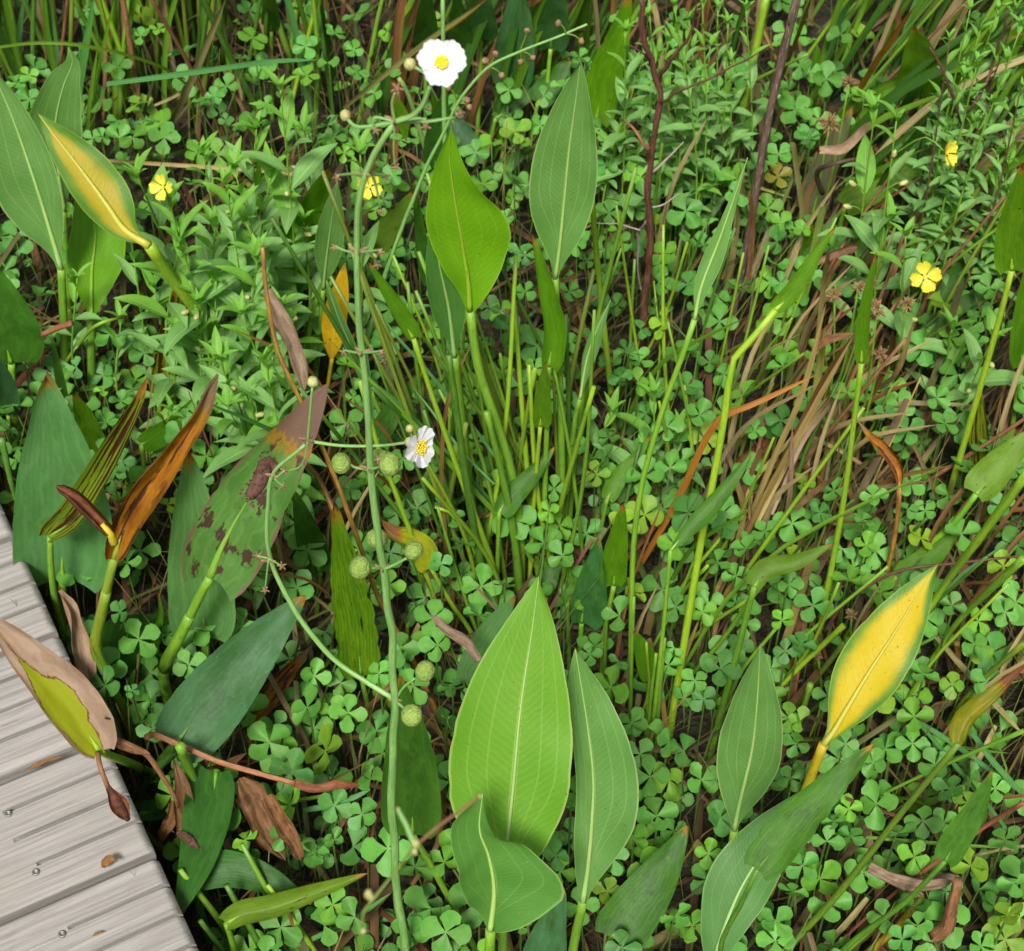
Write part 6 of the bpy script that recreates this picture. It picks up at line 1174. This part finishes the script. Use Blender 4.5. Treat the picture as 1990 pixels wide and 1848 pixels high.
for i, (x, y, h, L, lab) in enumerate([(473, 1085, .16, 50, 'low in the shade of the brown-spotted leaf'), (440, 1060, .14, 42, 'lower and darker behind the thick blotched stalk'), (1270, 770, .18, 55, 'pale, right of the olive bare stalk'), (1190, 800, .16, 50, 'small, beside the olive bare stalk'), (1250, 880, .14, 55, 'low, over the small orange-tipped leaf'), (1320, 830, .14, 50, 'low, left of the pale bent stalk')]):
    sprig('willow sprig ' + lab, x, y, h, 8, L, seed=160 + i, grp='scattered low willow sprigs')
# sedge: a thin stem with a burst of brown spikelets
def sedge(label, x, y, h, r, seed, n=46):
    rn = random.Random(seed); top = atz(x, y, h); f3 = Vector((top.x + rn.uniform(-.03, .03), top.y + rn.uniform(-.02, .04), 0)); th = thing('sedge', label, 'sedge', f3, 'sedge heads'); px = dep(top) / F
    v, f, uu = tube(spline([f3, f3.lerp(top, .5) + Vector((.01, 0, 0)), top], 8), [.0013] * 9, 5, f3); link('stem', mesh('stem', v, f, 'st_green', uu), th)
    vs, fs = [], []
    for k in range(n):
        d = Vector((rn.gauss(0, 1), rn.gauss(0, 1), rn.gauss(.35, .8))).normalized(); a = top - f3 + d * r * px * rn.uniform(.05, .4); L = r * px * rn.uniform(.35, .7); s = d.orthogonal().normalized() * L * .16; t2 = d.cross(s); b = len(vs)
        for t, w in ((0, .3), (.4, 1), (1, .15)):
            for e in range(4): q = e * 1.5708; vs.append(a + d * L * t + (s * math.cos(q) + t2 * math.sin(q)) * w)
        for i in range(2):
            for e in range(4): aa = b + i * 4 + e; ab = b + i * 4 + (e + 1) % 4; fs.append((aa, ab, ab + 4, aa + 4))
    link('flower_head', mesh('flower_head', vs, fs, 'spikelet', None, False), th)
for i, (x, y, h, r, lab) in enumerate([(1612, 240, .3, 30, 'dark brown sedge head above the brown-green fading leaf'), (1650, 160, .34, 20, 'small sedge head left of the heart-shaped olive leaf'), (1622, 575, .3, 22, 'sedge head beside the folded lime leaf tip'), (1690, 548, .32, 22, 'uppermost sedge head of the cluster near the lowest yellow flower'), (1705, 600, .3, 25, 'sedge head in the middle of the cluster near the lowest yellow flower'), (1762, 590, .3, 22, 'sedge head just below the lowest yellow flower'), (1712, 690, .26, 22, 'round pale sedge head on its own below the cluster'), (1655, 1195, .2, 17, 'small pale sedge head left of the bright yellow leaf'), (1668, 560, .3, 17, 'small sedge head left of the cluster near the lowest yellow flower'), (1590, 1275, .15, 13, 'tiny sedge head left of the yellow leaf edge')]): sedge(lab, x, y, h, r, 200 + i)
# ------------------------------------------------------------------ straw and leaf litter on the mud (nobody could count it)
rl = random.Random(44); vs, fs, us, tn = [], [], [], []
for _ in range(4800):
    y = rl.uniform(.6, 3.9); x = rl.uniform(-1.4, 1.4) * (.45 + y * .22); p = Vector((x, y, rl.uniform(.0, .045)))
    if on_deck(p, -.03): continue
    px = topx(p); heap = 1380 < px[0] < 1760 and 480 < px[1] < 1150
    an = rl.gauss(1.05, .35) if heap else (rl.gauss(1.2, .9)); L = rl.uniform(.04, .2); w = rl.choice([.0009, .0013, .002, .003, .0045]); z2 = p.z + (rl.uniform(-.01, .06) if rl.random() < .8 else rl.uniform(.05, .16)) + (.08 * rl.random() if heap else 0)
    d = Vector((math.cos(an), math.sin(an), 0)); q = p + d * L; q.z = max(.004, z2); m = p.lerp(q, .5) + Vector((rl.uniform(-.01, .01), rl.uniform(-.01, .01), rl.uniform(0, .012))); s = Vector((-d.y, d.x, rl.uniform(-.5, .5))).normalized() * w
    b = len(vs); up = Vector((0, 0, w * .5))
    for a in (p, m, q): vs += [a - s, a + up, a + s]; us += [(0, 0), (.5, .5), (1, 1)]
    fs += [(b, b + 1, b + 4, b + 3), (b + 1, b + 2, b + 5, b + 4), (b + 3, b + 4, b + 7, b + 6), (b + 4, b + 5, b + 8, b + 7)]
    k = rl.random(); t = (.95, .85, .72) if k < .3 else (.6, .48, .38) if k < .6 else (.4, .32, .26) if k < .75 else (.4, .55, .2); t = [a * rl.uniform(.35, .75) * (1.5 if heap else 1) for a in t]; tn += [t] * 9
me = mesh('plant_litter', vs, fs, 'litter', us); ca = me.color_attributes.new('tint', 'FLOAT_COLOR', 'POINT'); ca.data.foreach_set('color', [x for t in tn for x in (*t, 1)])
o = link('plant_litter', me); o['kind'] = 'stuff'; o['label'] = 'brown straw and leaf litter scattered over the dark mud'; o['category'] = 'litter'
vs, fs, us, tn = [], [], [], []          # hair-thin grass stems standing through the clovers
for _ in range(2600):
    y = rl.uniform(.7, 3.6); x = rl.uniform(-1.3, 1.3) * (.45 + y * .22); p = Vector((x, y, 0))
    if on_deck(p, .0): continue
    h = rl.uniform(.08, .24); lean = Vector((rl.gauss(.02, .06), rl.gauss(0, .05), 0)); w = rl.choice([.0006, .0008, .0012, .0018]); b = len(vs); s = Vector((w, 0, 0))
    for t in (0, .5, 1): q = p + lean * t * t + Vector((0, 0, h * t)); ww = 1 - .7 * t; vs += [q - s * ww, q + Vector((0, -w * .6 * ww, 0)), q + s * ww]; us += [(0, 0), (.5, .5), (1, 1)]
    fs += [(b, b + 1, b + 4, b + 3), (b + 1, b + 2, b + 5, b + 4), (b + 3, b + 4, b + 7, b + 6), (b + 4, b + 5, b + 8, b + 7)]
    k = rl.random(); t = (.5, .85, .3) if k < .65 else (.8, .68, .5) if k < .85 else (.45, .36, .28); t = [a * rl.uniform(.6, 1.1) for a in t]; tn += [t] * 9
me = mesh('thin_grass', vs, fs, 'litter', us); ca = me.color_attributes.new('tint', 'FLOAT_COLOR', 'POINT'); ca.data.foreach_set('color', [x for t in tn for x in (*t, 1)])
o = link('thin_grass', me); o['kind'] = 'stuff'; o['label'] = 'hair-thin grass stems standing through the clovers'; o['category'] = 'grass'
